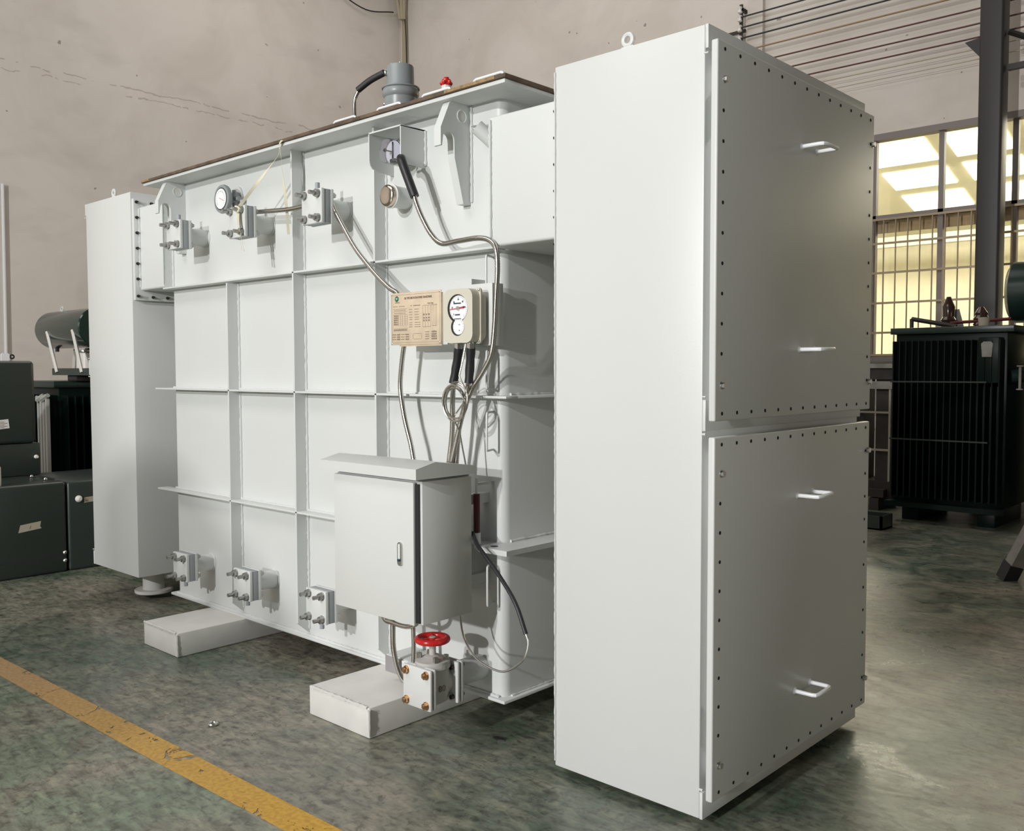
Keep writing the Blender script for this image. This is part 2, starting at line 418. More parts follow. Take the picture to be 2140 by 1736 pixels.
# steel bars in front of the lower sash
gr = thing('window_grille', (-3.0, YB - 0.06, 1.66), 'weathered steel bar grille over the lower half of the back window', 'grille')
bars = MB(); x = -6.13
while x < 4.0:
    bars.cyl((x, YB - 0.06, 1.64), (x, YB - 0.06, 3.30), 0.009, 6); x += 0.142
bars.build('upright_bars', M_BAR, gr)
hb = MB()
for z in (3.30, 3.01, 2.655, 2.29, 1.93, 1.66): hb.box(-6.18, 4.0, YB - 0.075, YB - 0.05, z - 0.012, z + 0.012)
hb.build('cross_bars', M_BAR, gr)

# the hall seen through the window
hl = MB(); k = 0.274
def cz(y): return 6.2 - k * (y - 13)
cols = [(-6.71, -5.62), (-5.33, -4.42), (-4.1, -3.1), (-2.8, -1.8), (-1.5, -0.5), (-0.2, 0.8), (1.1, 2.1), (2.4, 3.4), (3.7, 4.7), (5.0, 6.0), (6.3, 7.3)]
rows = [(14.6, 15.9), (16.15, 16.95), (17.22, 17.9), (18.2, 18.87)]
hl.prism([(11.76, cz(11.76)), (20.5, cz(20.5)), (20.5, cz(20.5) + 0.1), (11.76, cz(11.76) + 0.1)], 'x', -9, 12)
hl.box(-9, 12, 20.5, 20.7, 0, 5); hl.box(-9.2, -9, 11.76, 20.7, 0, 7); hl.box(12, 12.2, 11.76, 20.7, 0, 7)
struct(hl.build('wall_hall', M_HALL))
for i, (a, b) in enumerate(cols):
    for j, (c, d) in enumerate(rows):
        s = MB(); s.prism([(c, cz(c) - 0.03), (d, cz(d) - 0.03), (d, cz(d) - 0.01), (c, cz(c) - 0.01)], 'x', a, b)
        struct(s.build('window_%d' % (2 + i * 4 + j), M_SKYL))
tp = MB(); tp.box(-9, 12, 19.2, 19.4, 3.95, 4.15); struct(tp.build('trim_2', M_HALL))

# steel column
st = MB(); st.box(-3.19, -2.95, 10.75, 10.98, 0, H, 0.03, 3, 'z')
struct(st.build('column', M_COL))
br = thing('wall_bracket', (-2.9, 10.86, 4.65), 'dark steel triangular bracket bolted to the grey column', 'bracket')
MB().box(-2.93, -1.9, 10.84, 10.90, 4.62, 4.68).build('arm', M_COL, br)
MB().tube([(-2.93, 10.87, 5.02), (-2.3, 10.87, 4.66)], 0.03, 4).build('brace', M_COL, br)
MB().prism([(-3.34, 4.98), (-3.19, 5.0), (-3.19, 4.8)], 'y', 10.78, 10.80).build('gusset', M_COL, br)

# wires and insulator rack
rk = thing('insulator_rack', (-6.34, YB - 0.12, 6.0), 'dark steel rack with small white insulators beside the pilaster', 'insulator rack')
MB().box(-6.35, -6.31, YB - 0.16, YB - 0.13, 5.70, 6.32).box(-6.72, -6.31, YB - 0.08, YB - 0.05, 5.98, 6.02).box(-6.35, -6.31, YB - 0.16, YB, 6.24, 6.28).box(-6.35, -6.31, YB - 0.16, YB, 5.74, 5.78).build('bracket', M_DARKB, rk)
for z in (6.24, 6.13, 6.0, 5.86):
    MB().lathe([(0.018, -0.045), (0.032, -0.035), (0.02, -0.005), (0.02, 0.005), (0.032, 0.035), (0.018, 0.045)], (-6.33, YB - 0.18, z), 'z', 12).build('insulator', M_PORC, rk)
wn = [(6.135, M_WIREB, 0.011, 'black overhead wire, top one of the wires along the back wall'), (5.998, M_WIREB, 0.011, 'black overhead wire, second from the top on the back wall'),
      (5.86, M_WIREB, 0.011, 'black overhead wire, third from the top just above the tan wire'), (5.69, M_WIRET, 0.011, 'tan overhead wire running below the black wires'),
      (5.51, M_WIREM, 0.010, 'maroon overhead wire directly below the tan wire'), (5.345, M_WIREM, 0.010, 'maroon overhead wire, second below the tan wire'),
      (5.196, M_WIREM, 0.010, 'maroon overhead wire, third below the tan wire'), (5.07, M_TANPIPE, 0.007, 'thin pale brown wire near the bottom of the wire run'),
      (4.955, M_TANPIPE, 0.005, 'thinnest pale wire, lowest on the back wall')]
for z, m, r, lab in wn:
    o = MB().tube([(-6.30 + (6.135 - z) * 0.0, YB - 0.2, z)] + [(x, YB - 0.2, z - 0.02 * math.sin((x + 6.3) / 6 * math.pi) ** 2) for x in [-5, -3.5, -2, -0.5, 1, 2.5, 4]], r, 6).build('overhead_wire', m)
    tag(o, lab, 'wire', 'overhead wires along the back wall')
# cable conduits in the far corner
for i, (dx, dy, lab) in enumerate(((0.0, 0.0, 'tan conduit, foremost of the bundle high in the room corner'), (0.09, 0.06, 'tan conduit beside the foremost one in the room corner'),
                                   (0.02, 0.13, 'tan conduit nearest the left wall in the corner bundle'), (0.13, 0.14, 'tan conduit deepest in the room corner bundle'))):
    o = MB().tube([(-13.3 + dx, 11.2 + dy, 9.5), (-13.25 + dx, 11.22 + dy, 8.6), (-13.22 + dx * 0.4, 11.33 + dy * 0.3, 7.85)], 0.032, 8).build('cable_conduit', M_TANPIPE)
    tag(o, lab, 'conduit', 'conduits in the room corner')
o = MB().box(-13.30, -13.20, 11.44, 11.475, 3.0, 7.95).build('cable_duct', M_TANPIPE); tag(o, 'flat tan cable duct running down the far room corner', 'cable duct')
o = MB().tube(spline([(-13.17, 11.36, 8.3), (-13.15, 11.40, 7.7), (-13.14, 11.41, 7.2), (-13.13, 11.42, 6.0), (-13.13, 11.42, 3.0)], 0.2), 0.011, 6).build('corner_cable', M_WIREB); tag(o, 'thin black cable hanging beside the tan corner duct', 'cable')
o = MB().tube(spline([(-13.35, 9.6, 8.5), (-13.33, 10.0, 8.05), (-13.3, 10.6, 7.85), (-13.25, 11.2, 7.95)], 0.1), 0.012, 6).build('slack_cable', M_WIREB); tag(o, 'slack black cable looping to the corner conduits', 'cable')
o = MB().cyl((-13.34, 4.545, 1.2), (-13.34, 4.565, 3.95), 0.018, 10).build('drain_pipe', M_WHITE); tag(o, 'white vertical pipe on the left wall at the picture edge', 'pipe')

# ------------------------------------------------------------------ transformer tank
YT, YR = 2.76, 2.69
tk = thing('power_transformer', (-3.95, 3.2, 0), 'large light grey transformer tank with welded ribs standing on two box feet', 'transformer')
for x0, x1 in ((-3.365, -2.95), (-4.91, -4.535)):
    s = MB(); s.box(x0, x1, 2.335, 4.05, 0.0, 0.127, 0.006)
    s.bead((x0 + 0.012, 2.334, 0.126), (x1 - 0.012, 2.334, 0.126)); s.bead((x1, 2.334, 0.01), (x1, 2.334, 0.12))
    s.build('skid', M_SKID, tk)
b = MB(); b.box(-5.345, -2.60, YT, 3.66, 0.14, 2.585, 0.04, 4, 'z'); b.build('tank_shell', M_PAINT, tk)
b = MB(); b.box(-5.375, -2.572, 2.733, 3.69, 0.127, 0.141, 0.003)
b.bead((-5.33, YT - 0.006, 0.143), (-2.62, YT - 0.006, 0.143)); b.bead((-2.593, 2.80, 0.143), (-2.593, 3.6, 0.143)); b.build('base_plate', M_PAINT, tk)
b = MB(); b.box(-5.39, -2.455, 2.62, 3.76, 2.585, 2.601, 0.003); b.build('cover_flange', M_PAINT, tk)
b = MB(); b.box(-5.40, -2.445, 2.612, 3.77, 2.602, 2.618, 0.003); b.build('cover_plate', M_RUST, tk)
for x0, x1 in ((-2.78, -2.50), (-5.395, -5.30)): MB().box(x0, x1, 2.609, 2.66, 2.604, 2.6175, 0.002).build('rust_stain', M_ORANGE, tk)
for x, zt, zb in ((-4.59, 1.97, 0.157), (-3.965, 2.585, 0.157), (-3.325, 2.585, 0.157)):
    s = MB(); s.prism([(YT, zt), (YR, zt), (YR, zb + 0.058), (YT - 0.004, zb), (YT, zb)], 'x', x - 0.012, x)
    s.bead((x + 0.003, YT - 0.003, zb + 0.02), (x + 0.003, YT - 0.003, zt)); s.build('vertical_rib', M_PAINT, tk)
# edge plates at the ends of the upper panel
for x, z0, z1 in ((-5.312, 2.0, 2.5), (-2.772, 2.19, 2.58)):
    MB().bead((x, YT - 0.003, z0), (x, YT - 0.003, z1)).build('weld_seam', M_PAINT, tk)
def hrib(z, x0, x1, wrap):
    s = MB(); s.box(x0, x1, YR, YT, z - 0.010, z, 0.002)
    xs = [x0, -4.59, -3.965, -3.325, min(x1, -2.62)]
    s.bead((max(x0, -5.33), YT - 0.003, z + 0.002), (min(x1, -2.64), YT - 0.003, z + 0.002))
    if wrap:
        s.box(-2.60, x1, YT - 0.001, 3.66, z - 0.010, z, 0.0015); s.bead((-2.597, YT + 0.04, z + 0.003), (-2.597, 3.6, z + 0.003), 0.007)
        s.box(x0, -5.345, YT - 0.001, 3.66, z - 0.010, z, 0.0015)
    return s.build('horizontal_rib', M_PAINT, tk)
hrib(1.988, -5.315, -2.585, False)
s = MB(); hrib(1.392, -5.435, -2.518, True); hrib(0.785, -5.43, -2.70, False)
pd = MB(); pd.prism([(-2.70, YT + 0.01), (-2.70, YR), (-2.635, 2.645), (-2.475, 2.645), (-2.475, 3.66), (-2.60, 3.66), (-2.60, YT + 0.01)], 'z', 0.765, 0.786)
pd.bead((-2.597, YT + 0.04, 0.79), (-2.597, 3.6, 0.79), 0.007); pd.build('jacking_pad', M_PAINT, tk)
MB().lathe([(0.016, 0.0), (0.016, 0.0012)], (-2.585, 2.69, 0.7855), 'z', 20).build('pad_hole', M_HOLE, tk)
# lifting hooks
def hook_outline():
    p = [(2.764, 2.585), (2.668, 2.600), (2.640, 2.575), (2.591, 2.470), (2.591, 2.400), (2.598, 2.398)]
    for i in range(9):
        a = math.pi * (1 - i / 8); p.append((2.634 + 0.032 * math.cos(a), 2.428 + 0.032 * math.sin(a)))
    p += [(2.668, 2.36), (2.716, 2.180), (2.764, 2.180)]
    return p
for x in (-2.78, -5.152):
    s = MB(); s.prism(hook_outline(), 'x', x - 0.04, x)
    o = s.build('lifting_hook', M_PAINT, tk)
    MB().lathe([(0.024, 0.0), (0.024, 0.0015)], (x, 2.708, 2.533), 'x', 20).build('hook_hole', M_SKID, o)
    MB().torus((x + 0.001, 2.708, 2.533), 'x', 0.025, 0.0025, 24, 6).build('hole_rim', M_PAINT, o)
# bolted ducts to the two end cabinets
s = MB(); s.box(-2.585, -2.225, 2.675, 3.72, 1.982, 2.49, 0.012, 3, 'x'); s.bead((-2.583, 2.672, 2.0), (-2.583, 2.672, 2.475)); s.build('cable_throat', M_PAINT, tk)
s = MB(); s.box(-5.615, -5.315, 2.70, 3.72, 1.99, 2.50, 0.012, 3, 'x'); s.bead((-5.612, 2.697, 2.01), (-5.612, 2.697, 2.49), 0.006); s.bead((-5.316, 2.697, 2.01), (-5.316, 2.697, 2.49), 0.004); s.build('cable_throat', M_PAINT, tk)
# bar handles on the cover, hooks for cables on the right corner
for a, b2 in ((-3.63, -3.465), (-3.31, -3.15), (-3.01, -2.835), (-2.70, -2.535)):
    rod_handle((a, 2.70, 2.618), (b2, 2.70, 2.618), (0, 0, 0.042), 0.006).build('cover_handle', M_WHITE, tk)
for z0, z1 in ((1.80, 1.955), (1.42, 1.575), (1.17, 1.325), (0.535, 0.70)):
    rod_handle((-2.655, YT, z0), (-2.655, YT, z1), (0.035, -0.075, 0), 0.0045).build('cable_loop', M_PAINT, tk)
MB().cyl((-2.635, YT + 0.01, 2.40), (-2.69, YT - 0.055, 2.475), 0.03, 20).lathe([(0.022, 0), (0.022, 0.001)], (-2.69, 2.704, 2.476), 'z', 12).build('thermometer_pocket', M_PAINT, tk)
# canopy over the oil gauge
s = MB(); s.prism([(YT, 2.37), (YT, 2.535), (2.62, 2.532), (2.62, 2.415), (2.625, 2.395), (2.64, 2.381), (2.66, 2.376)], 'x', -3.064, -3.058)
s.prism([(YT, 2.365), (YT, 2.535), (2.62, 2.532), (2.62, 2.415), (2.625, 2.395), (2.64, 2.381), (2.66, 2.376)], 'x', -3.276, -3.270)
s.box(-3.276, -3.058, 2.62, YT, 2.529, 2.535); s.bead((-3.054, YT - 0.004, 2.38), (-3.054, YT - 0.004, 2.53)); s.build('gauge_canopy', M_PAINT, tk)
# bracket carrying nameplate and dial
s = MB(); s.box(-2.88, -2.70, YT - 0.01, YT, 1.59, 1.865, 0.002); s.box(-2.706, -2.698, 2.68, YT, 1.59, 1.865); s.box(-2.70, -2.578, 2.676, 2.684, 1.594, 1.842, 0.002); s.box(-2.586, -2.578, 2.684, 2.74, 1.594, 1.842, 0.002)
s.box(-2.87, -2.86, 2.62, YT, 1.62, 1.80); s.box(-3.06, -2.77, 2.612, 2.62, 1.60, 1.812, 0.002); s.box(-2.82, -2.77, 2.62, YT, 1.62, 1.80); s.build('instrument_bracket', M_PAINT, tk)
MB().hexnut((-2.735, YT - 0.017, 1.843), 'y', 0.012, 0.01).build('bracket_bolt', M_BRASS, tk)
# small support bracket near the drain valve
s = MB(); s.box(-3.165, -2.97, 2.604, YT, 0.238, 0.246, 0.002); s.build('support_bracket', M_PAINT, tk); s = MB(); s.box(-3.165, -3.06, 2.597, 2.603, 0.172, 0.242, 0.001); s.build('bracket_face', mat('galvanised_angle', (0.40, 0.38, 0.39), 0.5, 0.4), tk)

# ------------------------------------------------------------------ blanked pipe flanges
def pipe_flange(cx, cz, up, label):
    t = thing('blanked_pipe_flange', (cx, YT, cz), label, 'pipe flange', 'blanked pipe flanges on the tank front')
    h = 0.0785
    MB().cyl((cx, 2.634, cz), (cx, YT + 0.002, cz), 0.047, 28).torus((cx, YT - 0.002, cz), 'y', 0.048, 0.006, 28, 6).build('pipe', M_PAINT, t)
    MB().box(cx - h, cx + h, 2.618, 2.634, cz - h, cz + h, 0.003).build('rear_flange', M_PAINT, t)
    MB().box(cx - h + 0.002, cx + h - 0.002, 2.583, 2.618, cz - h + 0.002, cz + h - 0.002, 0.002).build('valve_body', M_GASKET, t)
    MB().box(cx - h, cx + h, 2.565, 2.583, cz - h, cz + h, 0.004).build('blank_plate', M_PAINT, t)
    d = 1 if up else -1
    MB().cyl((cx + 0.0, 2.60, cz + d * h), (cx + 0.0, 2.60, cz + d * (h + 0.036)), 0.011, 12).build('spindle', M_GASKET, t)
    for sx in (-1, 1):
        for sz in (-1, 1):
            x, z = cx + sx * 0.052, cz + sz * 0.055
            o = MB().cyl((x, 2.515, z), (x, 2.66, z), 0.0098, 12).hexnut((x, 2.635, z), 'y', 0.018, 0.013).build('stud', M_STUD, t)
            MB().hexnut((x, 2.546, z), 'y', 0.0185, 0.017).cyl((x, 2.562, z), (x, 2.566, z), 0.020, 14).build('nut', M_STUD, o)
pipe_flange(-4.935, 2.25, True, 'upper blanked pipe flange just right of the left lifting hook')
pipe_flange(-4.275, 2.25, True, 'upper blanked pipe flange tied with cream plastic strip below the round dial gauge')
pipe_flange(-3.628, 2.25, True, 'upper blanked pipe flange beside the second full rib, with conduits meeting behind it')
pipe_flange(-4.935, 0.385, False, 'lower blanked pipe flange nearest the left cabinet')
pipe_flange(-4.285, 0.385, False, 'lower blanked pipe flange above the far box foot, middle of the bottom row')
pipe_flange(-3.635, 0.385, False, 'lower blanked pipe flange partly behind the control box corner')

# ------------------------------------------------------------------ end cabinets
def cabinet(name, x0, x1, yf, yb, z0, z1, side, label, throat):
    """side +1: doors on the +x face."""
    t = thing(name, ((x0 + x1) / 2, (yf + yb) / 2, z0), label, 'cabinet', 'terminal cabinets at the tank ends')
    s = MB(); s.box(x0, x1, yf, yb, z0, z1, 0.005)
    xs = x1 if side > 0 else x0
    a, b_ = sorted((xs, xs + side * 0.012))
    s.box(a, b_, yf, yb, z0 + 1.27, z0 + 1.37, 0.002); s.box(a, b_, yf, yb, z0, z0 + 0.09, 0.002); s.box(a, b_, yf, yb, z1 - 0.075, z1, 0.002)
    for z in (z0 + 0.1, z0 + 1.26, z0 + 1.38, z1 - 0.09): s.bead((xs, yf - 0.001, z), (xs + side * 0.014, yf - 0.001, z), 0.004, 0.006)
    if side > 0:
        s.bead((x0 + 0.002, yf - 0.001, z0 + 0.02), (x0 + 0.002, yf - 0.001, z1 - 0.02), 0.004)
        s.bead((x1 - 0.001, yf - 0.0, z1 - 0.09), (x1 - 0.001, yf - 0.0, z1 - 0.01), 0.003)
    s.build('cabinet_body', M_CAB, t)
    hgt = (z1 - z0) / 2.547
    for lo, hi, hz in ((z0 + 0.082 * hgt, z0 + 1.253 * hgt, (0.33, 1.044)), (z0 + 1.303 * hgt, z0 + 2.482 * hgt, (1.567, 2.281))):
        d = MB(); a, b_ = sorted((xs + side * 0.04, xs + side * 0.064)); d.box(a, b_, yf - 0.03 + (0 if side > 0 else 0.068), yb - 0.03, lo, hi, 0.005, 3)
        f0, f1 = sorted((xs, xs + side * 0.04)); d.box(f0, f1, yf + 0.05, yb - 0.09, lo + 0.05, hi - 0.05)
        dr = d.build('door', M_CAB, t)
        xf = xs + side * 0.064
        if side < 0: continue
        hs = MB(); ny = 12; nz = 12
        def hole(y, z): hs.lathe([(0.0062, -0.0005), (0.0062, 0.0012)], (xf, y, z), 'x', 8)
        for i in range(ny + 1):
            y = yf + 0.012 + (yb - yf - 0.082) * i / ny; hole(y, lo + 0.024); hole(y, hi - 0.024)
        for i in range(1, nz):
            z = lo + 0.024 + (hi - lo - 0.048) * i / nz; hole(yf + 0.006, z); hole(yb - 0.068, z)
        hs.build('screw_holes', M_HOLE, dr)
        for y in (yf + 0.012, yb - 0.048):
            for z in (lo + 0.112, hi - 0.117):
                q = MB(); q.lathe([(0.013, 0), (0.013, 0.003)], (xf if side > 0 else xf - 0.003, y, z), 'x', 14); q.hexnut((xf + (0.003 if side > 0 else -0.012), y, z), 'x', 0.0105, 0.009); q.build('bolt', M_STEEL, dr)
        if side > 0:
            for hzz in hz:
                flat = 1.2 < hzz < 1.8
                za, zb = (hzz, hzz + 0.002)
                o = rod_handle((xf - 0.002, 3.145, za), (xf - 0.002, 3.268, zb), (0.084, 0.0, 0.0), 0.0075)
                for y_, z_ in ((3.145, za), (3.268, zb)): o.lathe([(0.014, 0), (0.009, 0.006)], (xf, y_, z_), 'x', 12)
                o.build('handle', M_WHITE, dr)
    # bolted flange toward the tank
    fx0, fx1 = throat
    fl = MB(); fl.box(fx0, fx1, 2.645 if side > 0 else 2.668, 3.75, 1.93, 2.55, 0.002); f = fl.build('throat_flange', M_PAINT, t)
    bs = []
    dirx = -1 if side > 0 else 1
    for i in range(6): bs.append((2.662 if side > 0 else 2.684, 2.53 - 0.094 * i if side < 0 else 2.445 - 0.0965 * i))
    for i in range(1, 5): bs.append(((2.662 if side > 0 else 2.684) + 0.095 * i, 1.952)); bs.append(((2.662 if side > 0 else 2.684) + 0.095 * i, 2.53))
    if side < 0: bs.append((2.684, 1.955))
    xb = fx0 if side > 0 else fx1
    for y, z in bs:
        if y > 2.69 and side > 0 and z > 2: continue
        q = MB(); q.cyl((xb, y, z), (xb + dirx * 0.022, y, z), 0.0055, 8).hexnut((xb if dirx > 0 else xb - 0.008, y, z), 'x', 0.0095, 0.008); q.build('flange_bolt', M_DARKB, f)
    # lifting eye
    e = MB(); ex = (x0 + x1) / 2 - 0.03; ey = yf + 0.06
    e.torus((ex, ey, z1 + 0.045), 'y', 0.019, 0.0085, 20, 8); e.box(ex - 0.026, ex + 0.026, ey - 0.007, ey + 0.007, z1 - 0.002, z1 + 0.024, 0.003); e.build('lifting_eye', M_PAINT, t)
    return t
cabinet('terminal_cabinet', -2.19, -1.575, 2.60, 3.82, 0.03, 2.578, 1, 'tall light grey cabinet at the near right end with two bolted doors facing right', (-2.225, -2.19))
lc = cabinet('terminal_cabinet', -6.29, -5.648, 2.66, 3.88, 0.197, 2.593, -1, 'tall light grey cabinet hung on the far left end of the tank', (-5.648, -5.622))
MB().cyl((-5.90, 2.88, 0.05), (-5.90, 2.88, 0.199), 0.068, 32).lathe([(0.116, 0.0), (0.119, 0.003), (0.119, 0.018), (0.116, 0.021)], (-5.90, 2.88, 0.035), 'z', 40).build('cable_gland_pipe', M_SKID, lc)

# ------------------------------------------------------------------ control box
cb = thing('control_box', (-2.885, 2.46, 0.527), 'light grey control box with sloping rain roof above the red valve wheel', 'control box')
s = MB(); s.box(-3.150, -2.623, 2.338, 2.60, 0.527, 1.076, 0.003); s.box(-3.10, -3.06, 2.60, YR, 0.62, 0.66); s.box(-2.72, -2.68, 2.60, YT, 0.62, 0.66); s.box(-3.10, -3.06, 2.60, YT, 0.95, 0.99); s.box(-2.72, -2.68, 2.60, YT, 0.95, 0.99); s.build('box_body', M_CAB, cb)
s = MB(); s.prism([(2.60, 1.088), (2.287, 1.088), (2.287, 1.128), (2.385, 1.149), (2.60, 1.120)], 'x', -3.198, -2.60); s.build('rain_roof', M_CAB, cb)
MB().box(-3.13, -2.64, 2.334, 2.60, 1.076, 1.088).build('roof_spacer', M_GASKET, cb)
s = MB(); s.box(-3.146, -2.652, 2.318, 2.334, 0.524, 1.072, 0.003, 2); d = s.build('box_door', M_CAB, cb)
MB().box(-2.652, -2.634, 2.328, 2.338, 0.534, 1.066).build('door_gap_shade', M_BLACK, cb)  # black strip paints in the shade of the gap beside the door
def pill(cx, cz, wx, hz, n=8):
    p = []; r = wx / 2
    for i in range(n + 1): a = math.pi * i / n; p.append((cx + r * math.cos(a), cz + hz / 2 - r + r * math.sin(a)))
    for i in range(n + 1): a = math.pi + math.pi * i / n; p.append((cx + r * math.cos(a), cz - hz / 2 + r + r * math.sin(a)))
    return p
s = MB(); s.prism(pill(-2.727, 0.792, 0.026, 0.092), 'y', 2.311, 2.3185); l = s.build('latch', M_STEEL, d)
MB().prism(pill(-2.727, 0.802, 0.013, 0.060), 'y', 2.309, 2.312).build('latch_lever', M_CAB, l)
MB().cyl((-2.729, 2.306, 0.768), (-2.729, 2.312, 0.768), 0.0055, 12).build('keyhole', mat('blue_black_plastic', (0.03, 0.05, 0.10), 0.4), l)

# ------------------------------------------------------------------ nameplate
NY = 2.60
npl = thing('nameplate', (-2.925, NY, 1.71), 'champagne coloured rating plate with green logo left of the round dial', 'nameplate')
X0, X1, Z0, Z1 = -3.109, -2.795, 1.603, 1.8235
MB().box(X0, X1, NY, NY + 0.004, Z0, Z1, 0.0012).box(X0 + 0.05, X1, NY + 0.004, 2.612, Z0 - 0.006, Z1 - 0.01).build('plate', M_PLATE, npl)
WX, WZ = X1 - X0, Z1 - Z0
def fx(u): return X0 + u * WX
def fz(v): return Z1 - v * WZ
ink = MB()
def hline(u0, u1, v, t=0.0011): ink.box(fx(u0), fx(u1), NY - 0.0004, NY, fz(v) - t / 2, fz(v) + t / 2)
def vline(u, v0, v1, t=0.0010): ink.box(fx(u) - t / 2, fx(u) + t / 2, NY - 0.0004, NY, fz(v1), fz(v0))
def words(u0, u1, v, h=0.0042):
    u = u0
    while u < u1:
        wdt = random.uniform(0.006, 0.014); e = min(u + wdt, u1); ink.box(fx(u), fx(e), NY - 0.0004, NY, fz(v) - h / 2, fz(v) + h / 2 * random.uniform(0.5, 1)); u = e + 0.006
hline(0.02, 0.98, 0.045, 0.0008); hline(0.02, 0.98, 0.955, 0.0008); vline(0.02, 0.045, 0.955, 0.0008); vline(0.98, 0.045, 0.955, 0.0008)
words(0.09, 0.18, 0.185, 0.005); words(0.05, 0.14, 0.26, 0.003); words(0.17, 0.29, 0.26, 0.003); words(0.41, 0.43, 0.26); words(0.46, 0.60, 0.26)
for v in (0.31, 0.36, 0.42): hline(0.05, 0.33, v)
words(0.07, 0.30, 0.335, 0.003); words(0.07, 0.30, 0.39, 0.003)
for v in (0.44, 0.48, 0.52, 0.56, 0.60): words(0.06, 0.15, v, 0.006); hline(0.05, 0.34, v + 0.02, 0.0006)
for u in (0.16, 0.20, 0.24, 0.29, 0.34): vline(u, 0.42, 0.62, 0.0008)
for v in (0.33, 0.38, 0.43, 0.48, 0.52, 0.58, 0.62, 0.66): words(0.38, 0.44, v, 0.003); words(0.49, 0.57 if v < 0.55 else 0.60, v, 0.003)
for u in (0.65, 0.70, 0.75, 0.80): vline(u, 0.27, 0.67, 0.0008)
for u in (0.83, 0.86, 0.89, 0.92): vline(u, 0.25, 0.66, 0.0008)
hline(0.65, 0.80, 0.67); hline(0.83, 0.92, 0.66); hline(0.65, 0.93, 0.27)
for v in (0.44, 0.50, 0.55):
    for u in (0.66, 0.71, 0.76): words(u, u + 0.025, v, 0.008)
hline(0.05, 0.34, 0.69); hline(0.05, 0.34, 0.73); words(0.06, 0.33, 0.71, 0.005)
for v in (0.80, 0.845, 0.89): words(0.03, 0.11, v, 0.004); words(0.13, 0.19, v, 0.007); words(0.21, 0.28, v, 0.004); words(0.30, 0.37, v, 0.007)
for v in (0.765, 0.81, 0.85, 0.895): words(0.70, 0.77, v, 0.004); words(0.82, 0.92, v, 0.008)
hline(0.46, 0.62, 0.79); hline(0.46, 0.62, 0.895); vline(0.455, 0.80, 0.885); vline(0.625, 0.80, 0.885)
ink.build('printed_table', M_INK, npl)
text('OIL TYPE SUBSTATION POWER TRANSFORMER', 0.0132, (fx(0.555), NY - 0.0006, fz(0.115)), M_INK, npl, 'plate_title', sx=0.62)
text('Vector Group', 0.0075, (fx(0.80), NY - 0.0006, fz(0.235)), M_INK, npl, 'plate_subtitle', sx=0.8)
lg = MB().lathe([(0.0125, -0.0004), (0.0125, 0)], (fx(0.125), NY, fz(0.115)), 'y', 24).build('logo_disc', M_GREENINK, npl)
text('W', 0.013, (fx(0.125), NY - 0.0009, fz(0.115)), M_WHITE, lg, 'logo_mark', sx=0.9)
for u in (0.02, 0.98):
    for v in (0.03, 0.97): MB().sphere((fx(u), NY - 0.001, fz(v)), 0.0042, 10, (1, 0.6, 1)).build('screw', M_STEEL, npl)

# ------------------------------------------------------------------ dial thermometer
DY = 2.585; DX, DZ = -2.682, 1.711
dt = thing('dial_thermometer', (DX, 2.6, DZ), 'cream dial thermometer with figure-eight window right of the rating plate', 'thermometer')
s = MB(); s.box(DX - 0.083, DX + 0.083, DY, DY + 0.05, DZ - 0.107, DZ + 0.107, 0.035, 5, 'y'); s.build('front_housing', M_CREAM, dt)
MB().box(DX - 0.088, DX + 0.088, DY + 0.042, DY + 0.05, DZ - 0.110, DZ + 0.110, 0.012, 3, 'y').build('mounting_flange', M_CREAM, dt)
MB().box(DX - 0.08, DX + 0.082, DY + 0.05, 2.662, DZ - 0.10, DZ + 0.10, 0.03, 4, 'y').build('rear_housing', M_CREAM, dt)
def eight(r1, c1, r2, c2, cx, n=22):
    """Outline of two overlapping discs (upper big, lower small)."""
    d = c1 - c2; a = (r1 * r1 - r2 * r2 + d * d) / (2 * d); h = math.sqrt(max(r1 * r1 - a * a, 1e-8)); zi = c1 - a
    p = []
    a0 = math.atan2(zi - c1, h); a1 = math.pi - a0
    for i in range(n + 1): t = a0 + (a1 - a0) * i / n; p.append((cx + r1 * math.cos(t), c1 + r1 * math.sin(t)))
    b0 = math.atan2(zi - c2, -h)
    if b0 < 0: b0 += 2 * math.pi
    b1 = 2 * math.pi + math.atan2(zi - c2, h)
    for i in range(1, n): t = b0 + (b1 - b0) * i / n; p.append((cx + r2 * math.cos(t), c2 + r2 * math.sin(t)))
    return p
MB().prism(eight(0.056, DZ + 0.030, 0.036, DZ - 0.043, DX - 0.001), 'y', DY - 0.0012, DY + 0.001).build('window_recess', M_BLACK, dt)
MB().prism(eight(0.0505, DZ + 0.030, 0.0315, DZ - 0.043, DX + 0.007), 'y', DY - 0.0022, DY).build('dial_face', M_WHITE, dt)
fy = DY - 0.0030; mk = MB()
for i in range(31):
    t = R(225 - 270 * i / 30); L = 0.008 if i % 5 == 0 else 0.004; c, s_ = math.cos(t), math.sin(t); cx, cz_ = DX + 0.007, DZ + 0.030
    mk.tube([(cx + c * (0.048 - L), fy, cz_ + s_ * (0.048 - L)), (cx + c * 0.048, fy, cz_ + s_ * 0.048)], 0.0005, 4)
for i in range(13):
    t = R(225 - 270 * i / 12); c, s_ = math.cos(t), math.sin(t); mk.tube([(DX + 0.007 + c * 0.025, fy, DZ - 0.043 + s_ * 0.025), (DX + 0.007 + c * 0.029, fy, DZ - 0.043 + s_ * 0.029)], 0.0005, 4)
mk.box(DX - 0.020, DX + 0.022, fy - 0.0003, fy, DZ + 0.047, DZ + 0.052); mk.box(DX - 0.012, DX + 0.016, fy - 0.0003, fy, DZ + 0.002, DZ + 0.007); mk.box(DX - 0.018, DX + 0.022, fy - 0.0003, fy, DZ - 0.013, DZ - 0.010)
mk.build('scale_marks', mat('dial_ink', (0.03, 0.035, 0.06), 0.6), dt)
